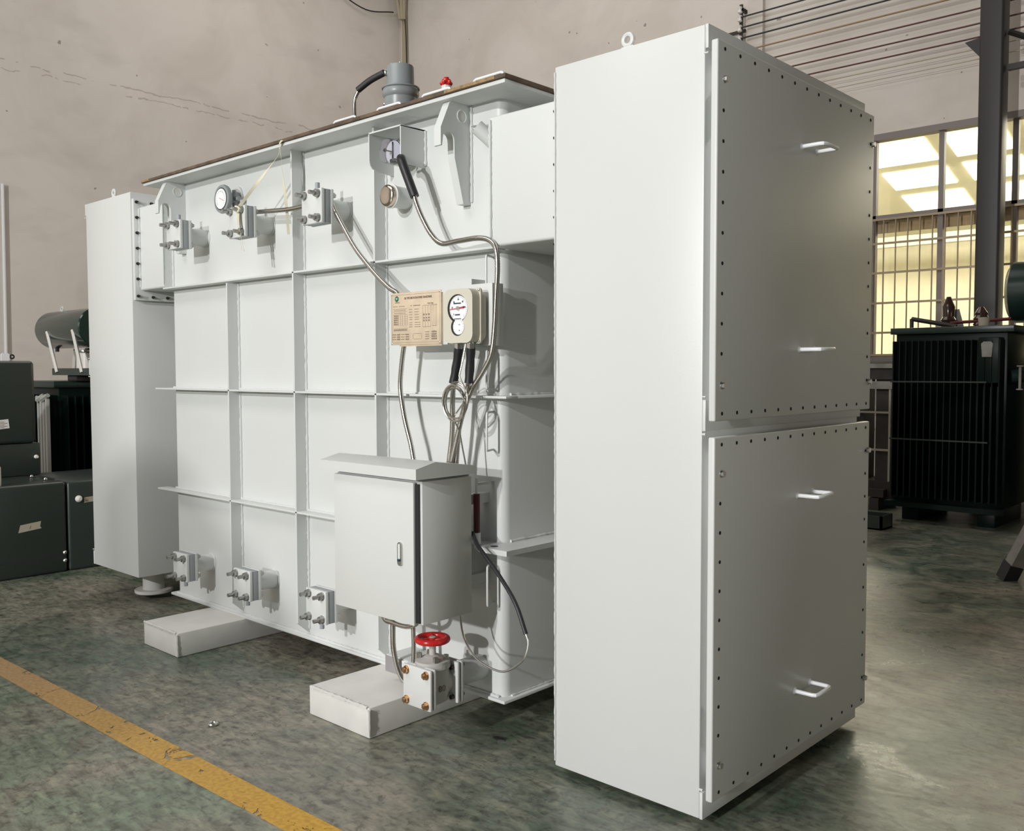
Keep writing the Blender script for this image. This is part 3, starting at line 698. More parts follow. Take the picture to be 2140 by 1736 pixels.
MI = MATS['dial_ink']
for n, a in (('20', 175), ('40', 135), ('60', 90), ('80', 45), ('100', 5), ('0', 222)):
    text(n, 0.010, (DX + 0.007 + 0.035 * math.cos(R(a)), fy - 0.0002, DZ + 0.030 + 0.035 * math.sin(R(a))), MI, dt, 'numeral', sx=0.8)
text('50', 0.007, (DX + 0.012, fy - 0.0002, DZ - 0.058), MI, dt, 'numeral', sx=0.8)
text('C E', 0.007, (DX + 0.012, fy - 0.0002, DZ - 0.035), MI, dt, 'numeral', sx=0.8)
MB().tube([(DX - 0.040, fy - 0.003, DZ + 0.026), (DX + 0.007, fy - 0.003, DZ + 0.030)], [0.0010, 0.0020], 6).tube([(DX + 0.007, fy - 0.003, DZ + 0.030), (DX + 0.040, fy - 0.003, DZ + 0.033)], [0.0020, 0.0042], 6).build('pointer', M_RED, dt)
MB().lathe([(0.008, -0.006), (0.009, 0.0)], (DX + 0.007, fy, DZ + 0.030), 'y', 14).build('pointer_hub', M_STEEL, dt)
for sx in (-1, 1):
    for sz in (-1, 1): MB().sphere((DX + sx * 0.079, DY + 0.040, DZ + sz * 0.101), 0.0055, 10, (1, 0.8, 1)).build('screw', M_STEEL, dt)
for gx in (-2.702, -2.633):
    MB().hexnut((gx, 2.61, 1.580), 'z', 0.0175, 0.022).cyl((gx, 2.61, 1.598), (gx, 2.61, 1.61), 0.013, 14).build('gland_nut', M_STEEL, dt)

# ------------------------------------------------------------------ other gauges
g = thing('pressure_gauge', (-4.565, 2.67, 2.415), 'round grey-rimmed dial gauge high on the tank above the tied flange', 'gauge')
gx, gz = -4.565, 2.413
MB().lathe([(0.060, -0.012), (0.074, -0.010), (0.077, 0.0), (0.074, 0.012), (0.060, 0.022), (0.03, 0.026)], (gx, 2.66, gz), 'y', 36).build('case', M_GREY, g)
MB().lathe([(0.060, -0.0125), (0.060, -0.0105)], (gx, 2.66, gz), 'y', 36).build('bezel', M_BLACK, g)
MB().lathe([(0.054, -0.0140), (0.054, -0.0125)], (gx, 2.66, gz), 'y', 36).build('dial_face', M_WHITE, g)
mk = MB()
for i in range(21):
    t = R(225 - 270 * i / 20); c, s_ = math.cos(t), math.sin(t); mk.tube([(gx + c * 0.036, 2.6455, gz + s_ * 0.036), (gx + c * 0.044, 2.6455, gz + s_ * 0.044)], 0.0006, 4)
mk.build('scale_marks', MI, g)
MB().tube([(gx - 0.012, 2.644, gz + 0.006), (gx + 0.03, 2.644, gz - 0.012)], 0.0012, 6).build('pointer', M_RED, g)
MB().sphere((gx + 0.02, 2.71, gz + 0.005), 0.03, 16).cyl((gx + 0.02, 2.70, gz + 0.005), (gx - 0.0, YT + 0.002, gz + 0.02), 0.028, 18).cyl((gx + 0.03, 2.71, gz - 0.05), (gx + 0.03, 2.71, gz + 0.05), 0.011, 12).hexnut((gx + 0.05, 2.71, gz), 'x', 0.014, 0.03).build('valve_stem', M_GREY, g)
MB().lathe([(0.050, 0.0), (0.050, 0.012)], (gx - 0.01, YT - 0.012, gz + 0.03), 'y', 24).build('boss', M_PAINT, g)

g = thing('oil_level_gauge', (-3.145, 2.66, 2.44), 'clear faced round gauge sheltered under the bent sheet canopy', 'gauge')
gx, gz = -3.145, 2.437
MB().lathe([(0.049, -0.045), (0.053, -0.040), (0.053, 0.0)], (gx, 2.655, gz), 'y', 32).build('clear_cover', M_CLEAR, g)
MB().lathe([(0.054, 0.0), (0.056, 0.006), (0.056, 0.035), (0.042, 0.045), (0.042, 0.107)], (gx, 2.655, gz), 'y', 32).build('case', M_STEEL, g)
MB().lathe([(0.049, -0.002), (0.049, 0.0)], (gx, 2.653, gz), 'y', 32).build('dial_face', M_WHITE, g)
MB().sphere((gx - 0.012, 2.615, gz + 0.004), 0.008, 12).cyl((gx - 0.012, 2.615, gz + 0.004), (gx - 0.012, 2.652, gz + 0.004), 0.003, 8).build('reset_knob', M_BLACK, g)
MB().box(gx - 0.002, gx + 0.002, 2.645, 2.650, gz - 0.03, gz + 0.043).box(gx - 0.012, gx + 0.022, 2.640, 2.650, gz - 0.048, gz - 0.030, 0.003).build('pointer', M_BLACK, g)
MB().cyl((gx + 0.05, 2.66, gz - 0.055), (gx + 0.085, 2.62, gz - 0.045), 0.016, 14).build('cable_entry', M_STEEL, g)

g = thing('sight_plug', (-3.19, YT, 2.255), 'polished round metal plug below the canopy beside the black sleeve', 'plug')
MB().lathe([(0.054, 0.0), (0.052, 0.012), (0.047, 0.014), (0.047, 0.095)], (-3.185, YT - 0.095, 2.256), 'y', 32).build('collar', M_PAINT, g)
MB().lathe([(0.034, -0.004), (0.043, -0.001), (0.047, 0.004), (0.047, 0.026)], (-3.185, YT - 0.118, 2.256), 'y', 32).build('cap', mat('nickel', (0.60, 0.52, 0.44), 0.2, 1.0), g)

# relief valve on top
rv = thing('pressure_relief_valve', (-3.325, 2.85, 2.618), 'grey round relief valve standing on the tank cover with a black sleeved cable', 'relief valve')
rx, ry = -3.325, 2.85
MB().lathe([(0.056, 0.0), (0.056, 0.05), (0.071, 0.058), (0.074, 0.064), (0.074, 0.122), (0.083, 0.132), (0.085, 0.146), (0.081, 0.160), (0.069, 0.168)], (rx, ry, 2.618), 'z', 44).build('lower_body', M_GREY, rv)
MB().lathe([(0.066, 0.165), (0.063, 0.172), (0.061, 0.262), (0.058, 0.268), (0.0, 0.27)], (rx, ry, 2.618), 'z', 44).build('cap', M_GREY, rv)
MB().torus((rx, ry, 2.618 + 0.166), 'z', 0.083, 0.005, 48, 8).build('clamp_ring', M_GREY, rv)
MB().sphere((rx - 0.052, ry - 0.042, 2.858), 0.014, 14).build('cable_gland', M_STEEL, rv)
MB().sphere((rx - 0.052, ry - 0.052, 2.715), 0.009, 12).build('test_plug', M_STEEL, rv)
for a in range(6): MB().sphere((rx + 0.047 * math.cos(a * 1.047 + 0.3), ry + 0.047 * math.sin(a * 1.047 + 0.3), 2.888), 0.005, 8).build('cap_screw', M_STEEL, rv)
o = MB().tube(spline([(-3.383, 2.803, 2.860), (-3.46, 2.78, 2.835), (-3.525, 2.76, 2.80)], 0.02), 0.015, 12).build('cable_sleeve', M_BLACK); tag(o, 'short black rubber sleeve at the relief valve on the cover', 'sleeve', 'black cable sleeves')
def flex(name, pts, label, r=0.0115, group='flexible steel conduits', m=M_FLEX, pitch=0.0045):
    P = spline(pts, pitch); rr = [r if i % 2 else r * 0.86 for i in range(len(P))]
    o = MB().tube(P, rr, 10).build(name, m, None, P[0], 60); tag(o, label, 'conduit', group); return o
flex('flexible_conduit', [(-3.517, 2.763, 2.805), (-3.540, 2.755, 2.76), (-3.538, 2.75, 2.69), (-3.518, 2.745, 2.62)], 'short steel conduit dropping from the relief valve sleeve to the cover', 0.010)
kb = MB(); kb.cyl((-3.02, 2.85, 2.62), (-3.02, 2.85, 2.735), 0.022, 14)
o = thing('red_bleed_cap', (-3.02, 2.85, 2.618), 'small red cap on the cover between the cover handles', 'cap')
kb.build('neck', M_PAINT, o)
cp = MB(); cp.cyl((-3.02, 2.85, 2.733), (-3.02, 2.85, 2.762), 0.020, 14).cyl((-3.02, 2.85, 2.762), (-3.02, 2.85, 2.772), 0.012, 10)
for a in range(5): cp.sphere((-3.02 + 0.02 * math.cos(a * 1.257), 2.85 + 0.02 * math.sin(a * 1.257), 2.748), 0.010, 8)
cp.build('cap', M_RED, o)

# ------------------------------------------------------------------ conduits and cables
C_BC=[(-4.244,2.645,2.304),(-4.178,2.640,2.299),(-4.041,2.635,2.288),(-3.917,2.635,2.280),(-3.835,2.640,2.281),(-3.775,2.645,2.286),(-3.70,2.650,2.312),(-3.635,2.650,2.316),(-3.59,2.645,2.285),(-3.566,2.640,2.257),(-3.533,2.635,2.215),(-3.404,2.630,2.061),(-3.318,2.630,1.979),(-3.235,2.630,1.910),(-3.154,2.630,1.853),(-3.106,2.634,1.826),(-3.082,2.642,1.78),(-3.062,2.645,1.70),(-3.068,2.645,1.645),(-3.078,2.645,1.60),(-3.094,2.645,1.521),(-3.104,2.645,1.418),(-3.079,2.645,1.294),(-3.039,2.645,1.182),(-3.021,2.645,1.115),(-2.996,2.645,1.030)]
flex('flexible_conduit', C_BC, 'longest steel conduit, from the tied flange past the rating plate to the control box')
SL2=[(-3.031,2.600,2.374),(-3.015,2.600,2.342),(-2.988,2.605,2.280),(-2.961,2.610,2.218)]
o = MB().tube(spline([(-3.07, 2.63, 2.395)] + SL2, 0.02), 0.0195, 14).build('cable_sleeve', M_BLACK); tag(o, 'long black rubber sleeve hanging from the canopy gauge', 'sleeve', 'black cable sleeves')
C2=[(-2.964,2.610,2.224),(-2.955,2.615,2.188),(-2.925,2.620,2.126),(-2.883,2.630,2.058),(-2.830,2.640,2.015),(-2.737,2.645,2.017),(-2.638,2.655,2.020),(-2.576,2.660,2.006),(-2.542,2.660,1.969),(-2.534,2.660,1.894),(-2.542,2.660,1.783),(-2.552,2.660,1.652),(-2.565,2.655,1.558),(-2.600,2.645,1.492),(-2.639,2.635,1.438),(-2.664,2.630,1.396),(-2.694,2.630,1.337),(-2.727,2.635,1.268),(-2.743,2.640,1.189),(-2.752,2.640,1.110),(-2.760,2.640,1.050)]
flex('flexible_conduit', C2, 'steel conduit from the canopy gauge sweeping down the tank corner to the control box')
for pts, lab in (([(-2.702,2.61,1.585),(-2.725,2.62,1.521),(-2.745,2.62,1.443)], 'black rubber sleeve under the thermometer, the left one of two'),
                 ([(-2.633,2.61,1.585),(-2.648,2.62,1.520),(-2.656,2.62,1.444)], 'black rubber sleeve under the thermometer, the right one of two')):
    o = MB().tube(spline(pts, 0.02), [0.018 + 0.0012 * math.sin(i * 2.1) for i in range(len(spline(pts, 0.02)))], 14).build('cable_sleeve', M_BLACK); tag(o, lab, 'sleeve', 'black cable sleeves')
flex('flexible_conduit', [(-2.745,2.62,1.449),(-2.756,2.625,1.365),(-2.769,2.635,1.247),(-2.789,2.635,1.117),(-2.801,2.635,1.027)], 'steel conduit from the left thermometer sleeve straight down to the control box')
flex('flexible_conduit', [(-2.656,2.62,1.450),(-2.678,2.622,1.367),(-2.713,2.622,1.269),(-2.761,2.622,1.119),(-2.783,2.622,1.028)], 'steel conduit from the right thermometer sleeve passing through the wire coil')
cl = []
for k in range(5):
    for i in range(24):
        a = 2 * math.pi * i / 24 + 0.4; t = k + i / 24
        q = 1 + 0.07 * math.sin(k * 2.3 + 1)
        cl.append((-2.683 + 0.060 * q * math.cos(a) + 0.006 * math.sin(k * 1.9), 2.575 - 0.003 * k + 0.006 * math.sin(a + k), 1.377 + 0.069 * q * math.sin(a) - 0.004 * k))
CAP = [(-2.662,2.61,1.60),(-2.668,2.60,1.539),(-2.680,2.59,1.473)]
o = MB().tube(CAP + cl + [(-2.702,2.575,1.306),(-2.690,2.600,1.252),(-2.689,2.615,1.183),(-2.682,2.625,1.119),(-2.671,2.635,1.057)], 0.0034, 8).build('capillary_coil', M_FLEX); tag(o, 'coiled thin capillary tube hanging below the thermometer', 'coil')
o = MB().tube(spline([(-2.640,2.620,0.845),(-2.595,2.600,0.809),(-2.546,2.580,0.786),(-2.439,2.560,0.715),(-2.333,2.540,0.626),(-2.271,2.530,0.522)], 0.03), 0.0085, 10).build('ground_cable', M_BLACK)
tag(o, 'thin cable looping from behind the control box, black sleeve above and bright wire below', 'cable')
o2 = MB().tube(spline([(-2.273,2.530,0.527),(-2.261,2.530,0.501),(-2.263,2.530,0.470),(-2.292,2.530,0.415),(-2.394,2.540,0.352),(-2.506,2.550,0.353),(-2.582,2.560,0.378),(-2.641,2.570,0.431),(-2.657,2.570,0.486),(-2.663,2.570,0.540)], 0.02), 0.0042, 8).build('bare_wire', M_STEEL, o)
o2['label'] = 'bright bare steel wire loop'
flex('flexible_conduit', [(-3.160,2.560,0.527),(-3.121,2.555,0.427),(-3.051,2.550,0.416),(-2.958,2.550,0.417),(-2.908,2.560,0.441),(-2.890,2.570,0.483),(-2.885,2.57,0.53)], 'steel conduit looping just below the control box bottom', 0.011)
flex('flexible_conduit', [(-3.081,2.570,0.53),(-3.081,2.570,0.469),(-3.067,2.560,0.401),(-3.064,2.560,0.307),(-3.054,2.570,0.228),(-3.043,2.585,0.175),(-3.02,2.60,0.15),(-2.985,2.64,0.145)], 'steel conduit hanging from the control box to the left of the drain valve', 0.0125)
flex('flexible_conduit', [(-2.978,2.590,0.53),(-2.978,2.595,0.472),(-2.969,2.590,0.405),(-2.966,2.590,0.337),(-2.962,2.585,0.27),(-2.96,2.58,0.215)], 'steel conduit hanging from the control box close behind the red valve wheel', 0.0105)
# plastic strip
def ribbon(mb, pts, wd, nrm=(0.3, -1, 0)):
    P = spline(pts, 0.02); prev = None
    for i in range(len(P)):
        t = (P[min(i + 1, len(P) - 1)] - P[max(i - 1, 0)]).normalized(); nn = Vector(nrm); nn = (Matrix.Rotation(0.9 * math.sin(i * 0.25), 3, t) @ nn); s_ = t.cross(nn).normalized() * wd / 2; th = t.cross(s_).normalized() * 0.0005
        v = [mb.bm.verts.new(P[i] + q) for q in (s_ + th, -s_ + th, -s_ - th, s_ - th)]
        if prev:
            for k in range(4): mb.bm.faces.new((prev[k], prev[(k + 1) % 4], v[(k + 1) % 4], v[k]))
        prev = v
mb = MB()
ribbon(mb, [(-3.925,2.64,2.621),(-3.925,2.605,2.605),(-3.946,2.606,2.585),(-3.941,2.600,2.543),(-4.015,2.585,2.478),(-4.086,2.570,2.420),(-4.180,2.560,2.356),(-4.223,2.553,2.322),(-4.232,2.550,2.294)], 0.016)
ribbon(mb, [(-3.95,2.66,2.621),(-3.938,2.606,2.603),(-3.928,2.605,2.520),(-3.933,2.620,2.407),(-3.949,2.645,2.299),(-3.956,2.66,2.165)], 0.014)
ribbon(mb, [(-4.232,2.550,2.310),(-4.222,2.546,2.239),(-4.204,2.546,2.171),(-4.191,2.555,2.094)], 0.016); ribbon(mb, [(-4.245,2.550,2.305),(-4.235,2.548,2.222),(-4.215,2.548,2.148),(-4.212,2.555,2.101)], 0.014)
mb.tube(spline([(-4.25, 2.54, 2.30), (-4.23, 2.535, 2.318), (-4.21, 2.545, 2.305), (-4.225, 2.54, 2.29)], 0.01), 0.007, 6)
o = mb.build('plastic_strip', M_TAPE); tag(o, 'cream plastic strip tied from the cover edge down to a pipe flange', 'strip')
# red tube behind the control box
o = thing('desiccant_tube', (-2.665, 2.68, 0.78), 'dark red tube with white cap showing behind the control box right edge', 'tube')
MB().cyl((-2.66, 2.665, 0.835), (-2.66, 2.665, 0.995), 0.0135, 16).build('tube', M_DKRED, o)
MB().cyl((-2.66, 2.665, 0.79), (-2.66, 2.665, 0.837), 0.016, 16).build('cap', M_WHITE, o)
MB().cyl((-2.66, 2.665, 0.995), (-2.66, 2.665, 1.06), 0.006, 10).box(-2.668, -2.652, 2.665, YT, 1.03, 1.04).build('hanger', M_STEEL, o)

# ------------------------------------------------------------------ drain valve
VX, VZ = -2.735, 0.247
dv = thing('gate_valve', (VX, 2.5, 0.15), 'cast gate valve with red handwheel low at the near corner of the tank', 'valve')
def plate(y0, y1, h, bev=0.006): return MB().box(VX - h, VX + h, y0, y1, VZ - h, VZ + h, bev, 2)
o = plate(2.400, 2.414, 0.082).build('blank_plate', M_CAB, dv)
for sx in (-1, 1):
    for sz in (-1, 1):
        x, z = VX + sx * 0.058, VZ + sz * 0.06
        MB().hexnut((x, 2.386, z), 'y', 0.0145, 0.012).lathe([(0.017, 0), (0.017, 0.003)], (x, 2.397, z), 'y', 14).cyl((x, 2.38, z), (x, 2.40, z), 0.007, 10).build('bolt', M_BRASS, o)
plate(2.414, 2.419, 0.074, 0.0).build('gasket', M_BLACK, dv)
plate(2.419, 2.434, 0.082).build('front_flange', M_CAB, dv)
s = MB(); s.lathe([(0.060, -0.055), (0.060, -0.035), (0.062, 0.0), (0.060, 0.035), (0.060, 0.06)], (VX, 2.489, VZ), 'y', 28)
s.lathe([(0.03, -0.085), (0.058, -0.07), (0.066, -0.03), (0.066, 0.06), (0.072, 0.066), (0.072, 0.082), (0.06, 0.084)], (VX, 2.487, VZ), 'z', 32); s.build('valve_body', M_VALVE, dv)
text('80', 0.036, (VX + 0.0655, 2.478, VZ - 0.01), mat('cast_mark', (0.22, 0.18, 0.16), 0.6), dv, 'cast_number', rot=(90, 0, 90), depth=0.0015)
s = MB(); s.lathe([(0.07, 0.083), (0.07, 0.094), (0.045, 0.098), (0.03, 0.108), (0.024, 0.112), (0.014, 0.114), (0.013, 0.185)], (VX, 2.487, VZ), 'z', 28); s.build('bonnet', M_VALVE, dv)
for a in (30, 150, 210, 330):
    MB().hexnut((VX + 0.056 * math.cos(R(a)), 2.487 + 0.056 * math.sin(R(a)), VZ + 0.094), 'z', 0.0115, 0.022).build('bonnet_bolt', M_STEEL, dv)
s = MB(); hz = VZ + 0.175
pts = []
s.torus((VX, 2.487, hz), 'z', 0.060, 0.0125, 44, 14)
s.lathe([(0.019, -0.012), (0.019, 0.012)], (VX, 2.487, hz - 0.004), 'z', 18)
for a in (20, 140, 260):
    s.tube([(VX + 0.015 * math.cos(R(a)), 2.487 + 0.015 * math.sin(R(a)), hz - 0.004), (VX + 0.056 * math.cos(R(a)), 2.487 + 0.056 * math.sin(R(a)), hz)], [0.011, 0.009], 8)
s.build('handwheel', M_RED, dv)
plate(2.545, 2.560, 0.084).build('rear_flange', M_CAB, dv)
plate(2.564, 2.582, 0.084).build('tank_flange', M_CAB, dv)
for sx in (-1, 1):
    for sz in (-1, 1): MB().cyl((VX + sx * 0.058, 2.53, VZ + sz * 0.06), (VX + sx * 0.058, 2.60, VZ + sz * 0.06), 0.009, 10).build('flange_bolt', M_DARKB, dv)
MB().cyl((VX, 2.582, VZ), (VX, YT + 0.002, VZ), 0.052, 28).build('pipe', M_PAINT, dv)

# nut lying on the floor
nt_ = MB(); ring = [(-3.557 + 0.016 * math.cos(a), 1.983 + 0.016 * math.sin(a), 0.0075) for a in [2 * math.pi * k / 24 for k in range(24)]]
nt_.tube(ring, 0.0068, 8, closed=True); o = nt_.build('loose_nut', M_STEEL); tag(o, 'single loose steel nut lying on the floor near the yellow line', 'nut')

o = MB().prism([(-2.590, 2.683), (-2.556, 2.674), (-2.530, 2.688), (-2.552, 2.704), (-2.582, 2.698)], 'z', 0.0, 0.006).build('rubber_scrap', M_BLACK); tag(o, 'small black scrap lying on the floor under the near tank corner', 'scrap')

# ------------------------------------------------------------------ green equipment on the left
ga = thing('switchgear_cabinet', (-7.5, 2.2, 0), 'low dark green steel cabinet with a strip of masking tape, at the left edge', 'cabinet')
XA = -7.12
s = MB(); s.box(-7.95, XA, 1.2, 2.815, 0.0, 0.675, 0.022, 3); s.build('cabinet_body', M_BOXGREEN, ga)
MB().box(-7.9, XA + 0.001, 1.25, 2.80, 0.118, 0.121).build('door_gap', M_HOLE, ga)
mt = MB().prism([(2.475, 0.33), (2.635, 0.347), (2.625, 0.362), (2.632, 0.40), (2.49, 0.385)], 'x', XA, XA + 0.001).build('tape_label', M_MASK, ga)
MB().tube([(XA + 0.0015, 2.553, 0.352), (XA + 0.0015, 2.560, 0.376)], 0.0016, 5).build('pen_stroke', M_INK, mt)
for z in (0.145, 0.085): MB().lathe([(0.014, 0), (0.014, 0.006), (0.008, 0.012)], (XA, 2.795, z), 'x', 12).build('bolt', M_STEEL, ga)
MB().tube([(-7.55, 2.76, 0.681), (XA - 0.12, 2.79, 0.681)], 0.012, 6).build('lid_rail', M_STEEL, ga)
for x in (-7.55, -7.28): MB().sphere((x, 2.73, 0.685), 0.014, 10).build('lid_screw', M_STEEL, ga)
gb_ = thing('switchgear_cabinet', (-7.5, 3.4, 0), 'low dark green steel cabinet half hidden behind the left grey cabinet', 'cabinet')
MB().box(-7.95, XA, 2.825, 4.1, 0.0, 0.668, 0.022, 3).build('cabinet_body', M_BOXGREEN, gb_)
MB().lathe([(0.026, 0), (0.024, 0.012), (0.012, 0.02), (0.012, 0.03)], (XA, 2.905, 0.535), 'x', 14).build('knob', M_PORC, gb_)
MB().prism([(2.945, 0.50), (3.02, 0.505), (3.02, 0.545), (2.945, 0.54)], 'x', XA, XA + 0.001).build('paper_label', M_MASK, gb_)
ub = thing('breaker_box', (-8.0, 2.1, 0.675), 'dark grey-green box standing on the low cabinet, white sticker on its face', 'box')
s = MB(); s.box(-8.3, -7.7, 1.2, 2.83, 0.93, 1.572, 0.03, 3); s.build('upper_housing', M_BOXGREEN, ub)
MB().box(-8.25, -7.72, 1.25, 2.865, 0.675, 0.93, 0.012).build('lower_housing', M_BOXGREEN, ub)
MB().lathe([(0.016, 0), (0.016, 0.01), (0.010, 0.02), (0.010, 0.03)], (-7.72, 2.83, 0.82), 'x', 14).build('knob', M_PORC, ub)
st = MB().prism([(2.45, 1.04), (2.635, 1.055), (2.628, 1.125), (2.45, 1.11)], 'x', -7.70, -7.699).build('sticker', M_PAPER, ub)
q = MB()
for i in range(5): q.box(-7.699, -7.6985, 2.50, 2.60 + 0.02 * (i % 2), 1.058 + i * 0.011, 1.062 + i * 0.011)
q.build('sticker_print', M_INK, st)
MB().prism([(2.62, 1.572), (2.68, 1.572), (2.68, 1.625), (2.665, 1.632), (2.63, 1.632), (2.62, 1.622)], 'x', -7.80, -7.785).build('lifting_lug', M_WHITE, ub)
MB().torus((-7.79, 2.70, 1.605), 'x', 0.014, 0.006, 16, 8).build('shackle', M_BLACK, ub)
bo = thing('plastic_bottle', (-7.2, 2.385, 0.675), 'small white plastic bottle on the low green cabinet at the left edge', 'bottle')
MB().lathe([(0.03, 0), (0.032, 0.01), (0.032, 0.13), (0.014, 0.165), (0.014, 0.185)], (-7.2, 2.365, 0.675), 'z', 18).build('bottle_body', M_PORC, bo)
MB().lathe([(0.0325, 0.035), (0.0325, 0.10)], (-7.2, 2.365, 0.675), 'z', 18).build('bottle_label', M_PAPER, bo)
MB().lathe([(0.016, 0.185), (0.016, 0.21)], (-7.2, 2.365, 0.675), 'z', 14).build('cap', mat('yellow_plastic', (0.6, 0.45, 0.08), 0.4), bo)

def corrugated(name, x0, x1, y0, y1, z0, z1, label, fy, fxp, cat='transformer', m=M_FINGREEN):
    """Oil tank with cooling fins on its -y face (fy fins) and, when fxp, on its +x face."""
    t = thing(name, ((x0 + x1) / 2, (y0 + y1) / 2, z0), label, cat, 'green finned transformers')
    d = 0.16
    MB().box(x0 + (0.02), x1 - (d if fxp else 0.02), y0 + d, y1, z0, z1, 0.01).build('tank', m, t)
    f = MB()
    for i in range(fy):
        x = x0 + 0.05 + (x1 - x0 - 0.10 - (d if fxp else 0)) * i / (fy - 1); f.box(x - 0.006, x + 0.006, y0, y0 + d, z0 + 0.06, z1 - 0.10, 0.004, 1)
    f.build('front_fins', m, t)
    if fxp:
        f = MB()
        for i in range(fxp):
            y = y0 + d + 0.02 + (y1 - y0 - d - 0.05) * i / (fxp - 1); f.box(x1 - d, x1, y - 0.006, y + 0.006, z0 + 0.06, z1 - 0.10, 0.004, 1)
        f.build('side_fins', m, t)
    MB().box(x0 - 0.02, x1 - (d if fxp else -0.02) + 0.02, y0 + d - 0.05, y1 + 0.02, z1 - 0.03, z1 + 0.03, 0.004).build('tank_rim', M_DKGREEN, t)
    return t
lt = corrugated('finned_transformer', -10.2, -8.9, 3.38, 4.9, 0.05, 1.365, 'dark green finned transformer behind the low cabinets, with a cylinder on top', 20, 20)
wp = MB()
for i in range(4):
    x = -8.925 - 0.064 * i
    wp.box(x - 0.016, x + 0.016, 3.366, 3.40, 0.12, 1.24 + 0.012 * (i % 2), 0.006)
wp.tube([(-8.90, 3.38, 1.27), (-8.99, 3.37, 1.235), (-9.05, 3.39, 1.262), (-9.10, 3.37, 1.225), (-9.16, 3.38, 1.25)], [0.02, 0.034, 0.022, 0.03, 0.016], 7)
wp.build('plastic_wrap', mat('dusty_film', (0.50, 0.51, 0.48), 0.35), lt)['label'] = 'pale crumpled plastic film'
for y in (3.6, 4.5): MB().box(-9.9, -9.0, y, y + 0.12, 0, 0.06).build('base_channel', M_DKGREEN, lt)
cv = thing('oil_conservator', (-9.3, 3.75, 1.37), 'glossy dark green horizontal cylinder held on pale struts above the finned transformer', 'tank')
s = MB(); s.lathe([(0.03, -0.02), (0.12, -0.012), (0.172, 0.015), (0.182, 0.05), (0.182, 1.05), (0.172, 1.06), (0.0, 1.06)], (-9.72, 3.75, 1.893), 'x', 44); s.build('cylinder', mat('glossy_green_paint', (0.012, 0.032, 0.024), 0.14), cv)
MB().torus((-9.465, 3.75, 2.095), 'y', 0.022, 0.008, 16, 8).box(-9.49, -9.44, 3.74, 3.76, 2.066, 2.08).build('lifting_eye', M_PAINT, cv)
for xa, xb in ((-9.39, -9.24), (-8.80, -8.68)):
    MB().tube([(xa, 3.575, 1.87), (xb, 3.60, 1.48)], 0.017, 6).build('strut', M_PORC, cv)
MB().tube([(-9.548, 3.9, 1.71), (-9.59, 3.9, 1.50)], 0.017, 6).tube([(-9.0, 3.9, 1.73), (-9.02, 3.9, 1.50)], 0.014, 6).build('strut', M_PORC, cv)
MB().box(-9.36, -8.35, 3.6, 3.95, 1.452, 1.517).build('shelf', M_DKGREEN, cv)
MB().box(-9.16, -8.95, 3.66, 3.9, 1.396, 1.453, 0.01).build('foot', M_COL, cv)
MB().cyl((-9.53, 3.72, 1.72), (-9.53, 3.72, 1.68), 0.018, 10).build('drain_plug', M_BLACK, cv)
bs = thing('bushing', (-8.95, 3.75, 1.517), 'pale porcelain bushing standing under the green cylinder', 'bushing')
MB().lathe([(0.10, 0), (0.10, 0.14), (0.07, 0.155)], (-8.90, 3.75, 1.517), 'z', 20).build('insulator', M_PORC, bs)
MB().lathe([(0.115, 0.155), (0.115, 0.168), (0.03, 0.172), (0.02, 0.19)], (-8.90, 3.75, 1.517), 'z', 18).build('cap', M_STEEL, bs)

# ------------------------------------------------------------------ green equipment on the right
rt = corrugated('finned_transformer', -3.50, -2.45, 9.2, 10.4, 0.19, 1.86, 'dark green finned transformer in front of the barred window', 17, 0)
for x1, z in ((-2.6, 1.362), (-2.58, 0.808)): MB().box(-3.47, x1, 9.19, 9.205, z, z + 0.014).build('tie_bar', M_TIE, rt)
MB().box(-3.52, -2.44, 9.22, 9.34, 0.15, 0.20).build('bottom_rim', M_FINGREEN, rt)
for x in (-3.42, -2.72): MB().box(x, x + 0.16, 9.42, 10.3, 0, 0.152, 0.01).build('base_channel', M_FINGREEN, rt)
MB().prism([(-2.64, 1.60), (-2.56, 1.60), (-2.55, 1.72), (-2.57, 1.74), (-2.63, 1.74), (-2.65, 1.72)], 'y', 9.185, 9.20).build('lifting_lug', M_LEG, rt)
MB().box(-2.68, -2.50, 9.2, 9.36, 1.36, 1.78, 0.01).build('side_plate', M_FINGREEN, rt)
o = MB().tube([(-3.42, 9.6, 1.99), (-2.98, 9.55, 1.90)], 0.022, 4).tube([(-3.42, 9.6, 1.89), (-3.42, 9.6, 1.99)], 0.02, 6).build('angle_bar', M_CORE); tag(o, 'dark steel angle lying askew on the right green transformer', 'angle bar')
for x, y, lab in ((-3.15, 9.85, 'tall glossy brown bushing on the right green transformer'), (-2.83, 9.8, 'short dark bushing beside the tall brown one')):
    h = 1.0 if x < -3 else 0.55
    b_ = thing('bushing', (x, y, 1.89), lab, 'bushing', 'bushings on the right green transformer')
    MB().lathe([(0.05, 0), (0.075, 0.03), (0.06, 0.06), (0.075, 0.09), (0.055, 0.12), (0.06, 0.17 * h + 0.05), (0.035, 0.22 * h + 0.06), (0.02, 0.26 * h + 0.06)], (x, y, 1.89), 'z', 20).build('insulator', M_BROWNP, b_)
    if h == 1.0: MB().prism([(x - 0.07, 2.08), (x + 0.07, 2.09), (x + 0.12, 1.9), (x + 0.03, 1.88)], 'y', y + 0.09, y + 0.10).build('cover_sheet', M_LEG, b_)
o = MB().cyl((-3.1, 9.75, 1.945), (-2.55, 9.75, 1.965), 0.016, 8).build('busbar', M_DKRED); tag(o, 'dark red bar lying across the top of the right transformer', 'bar')
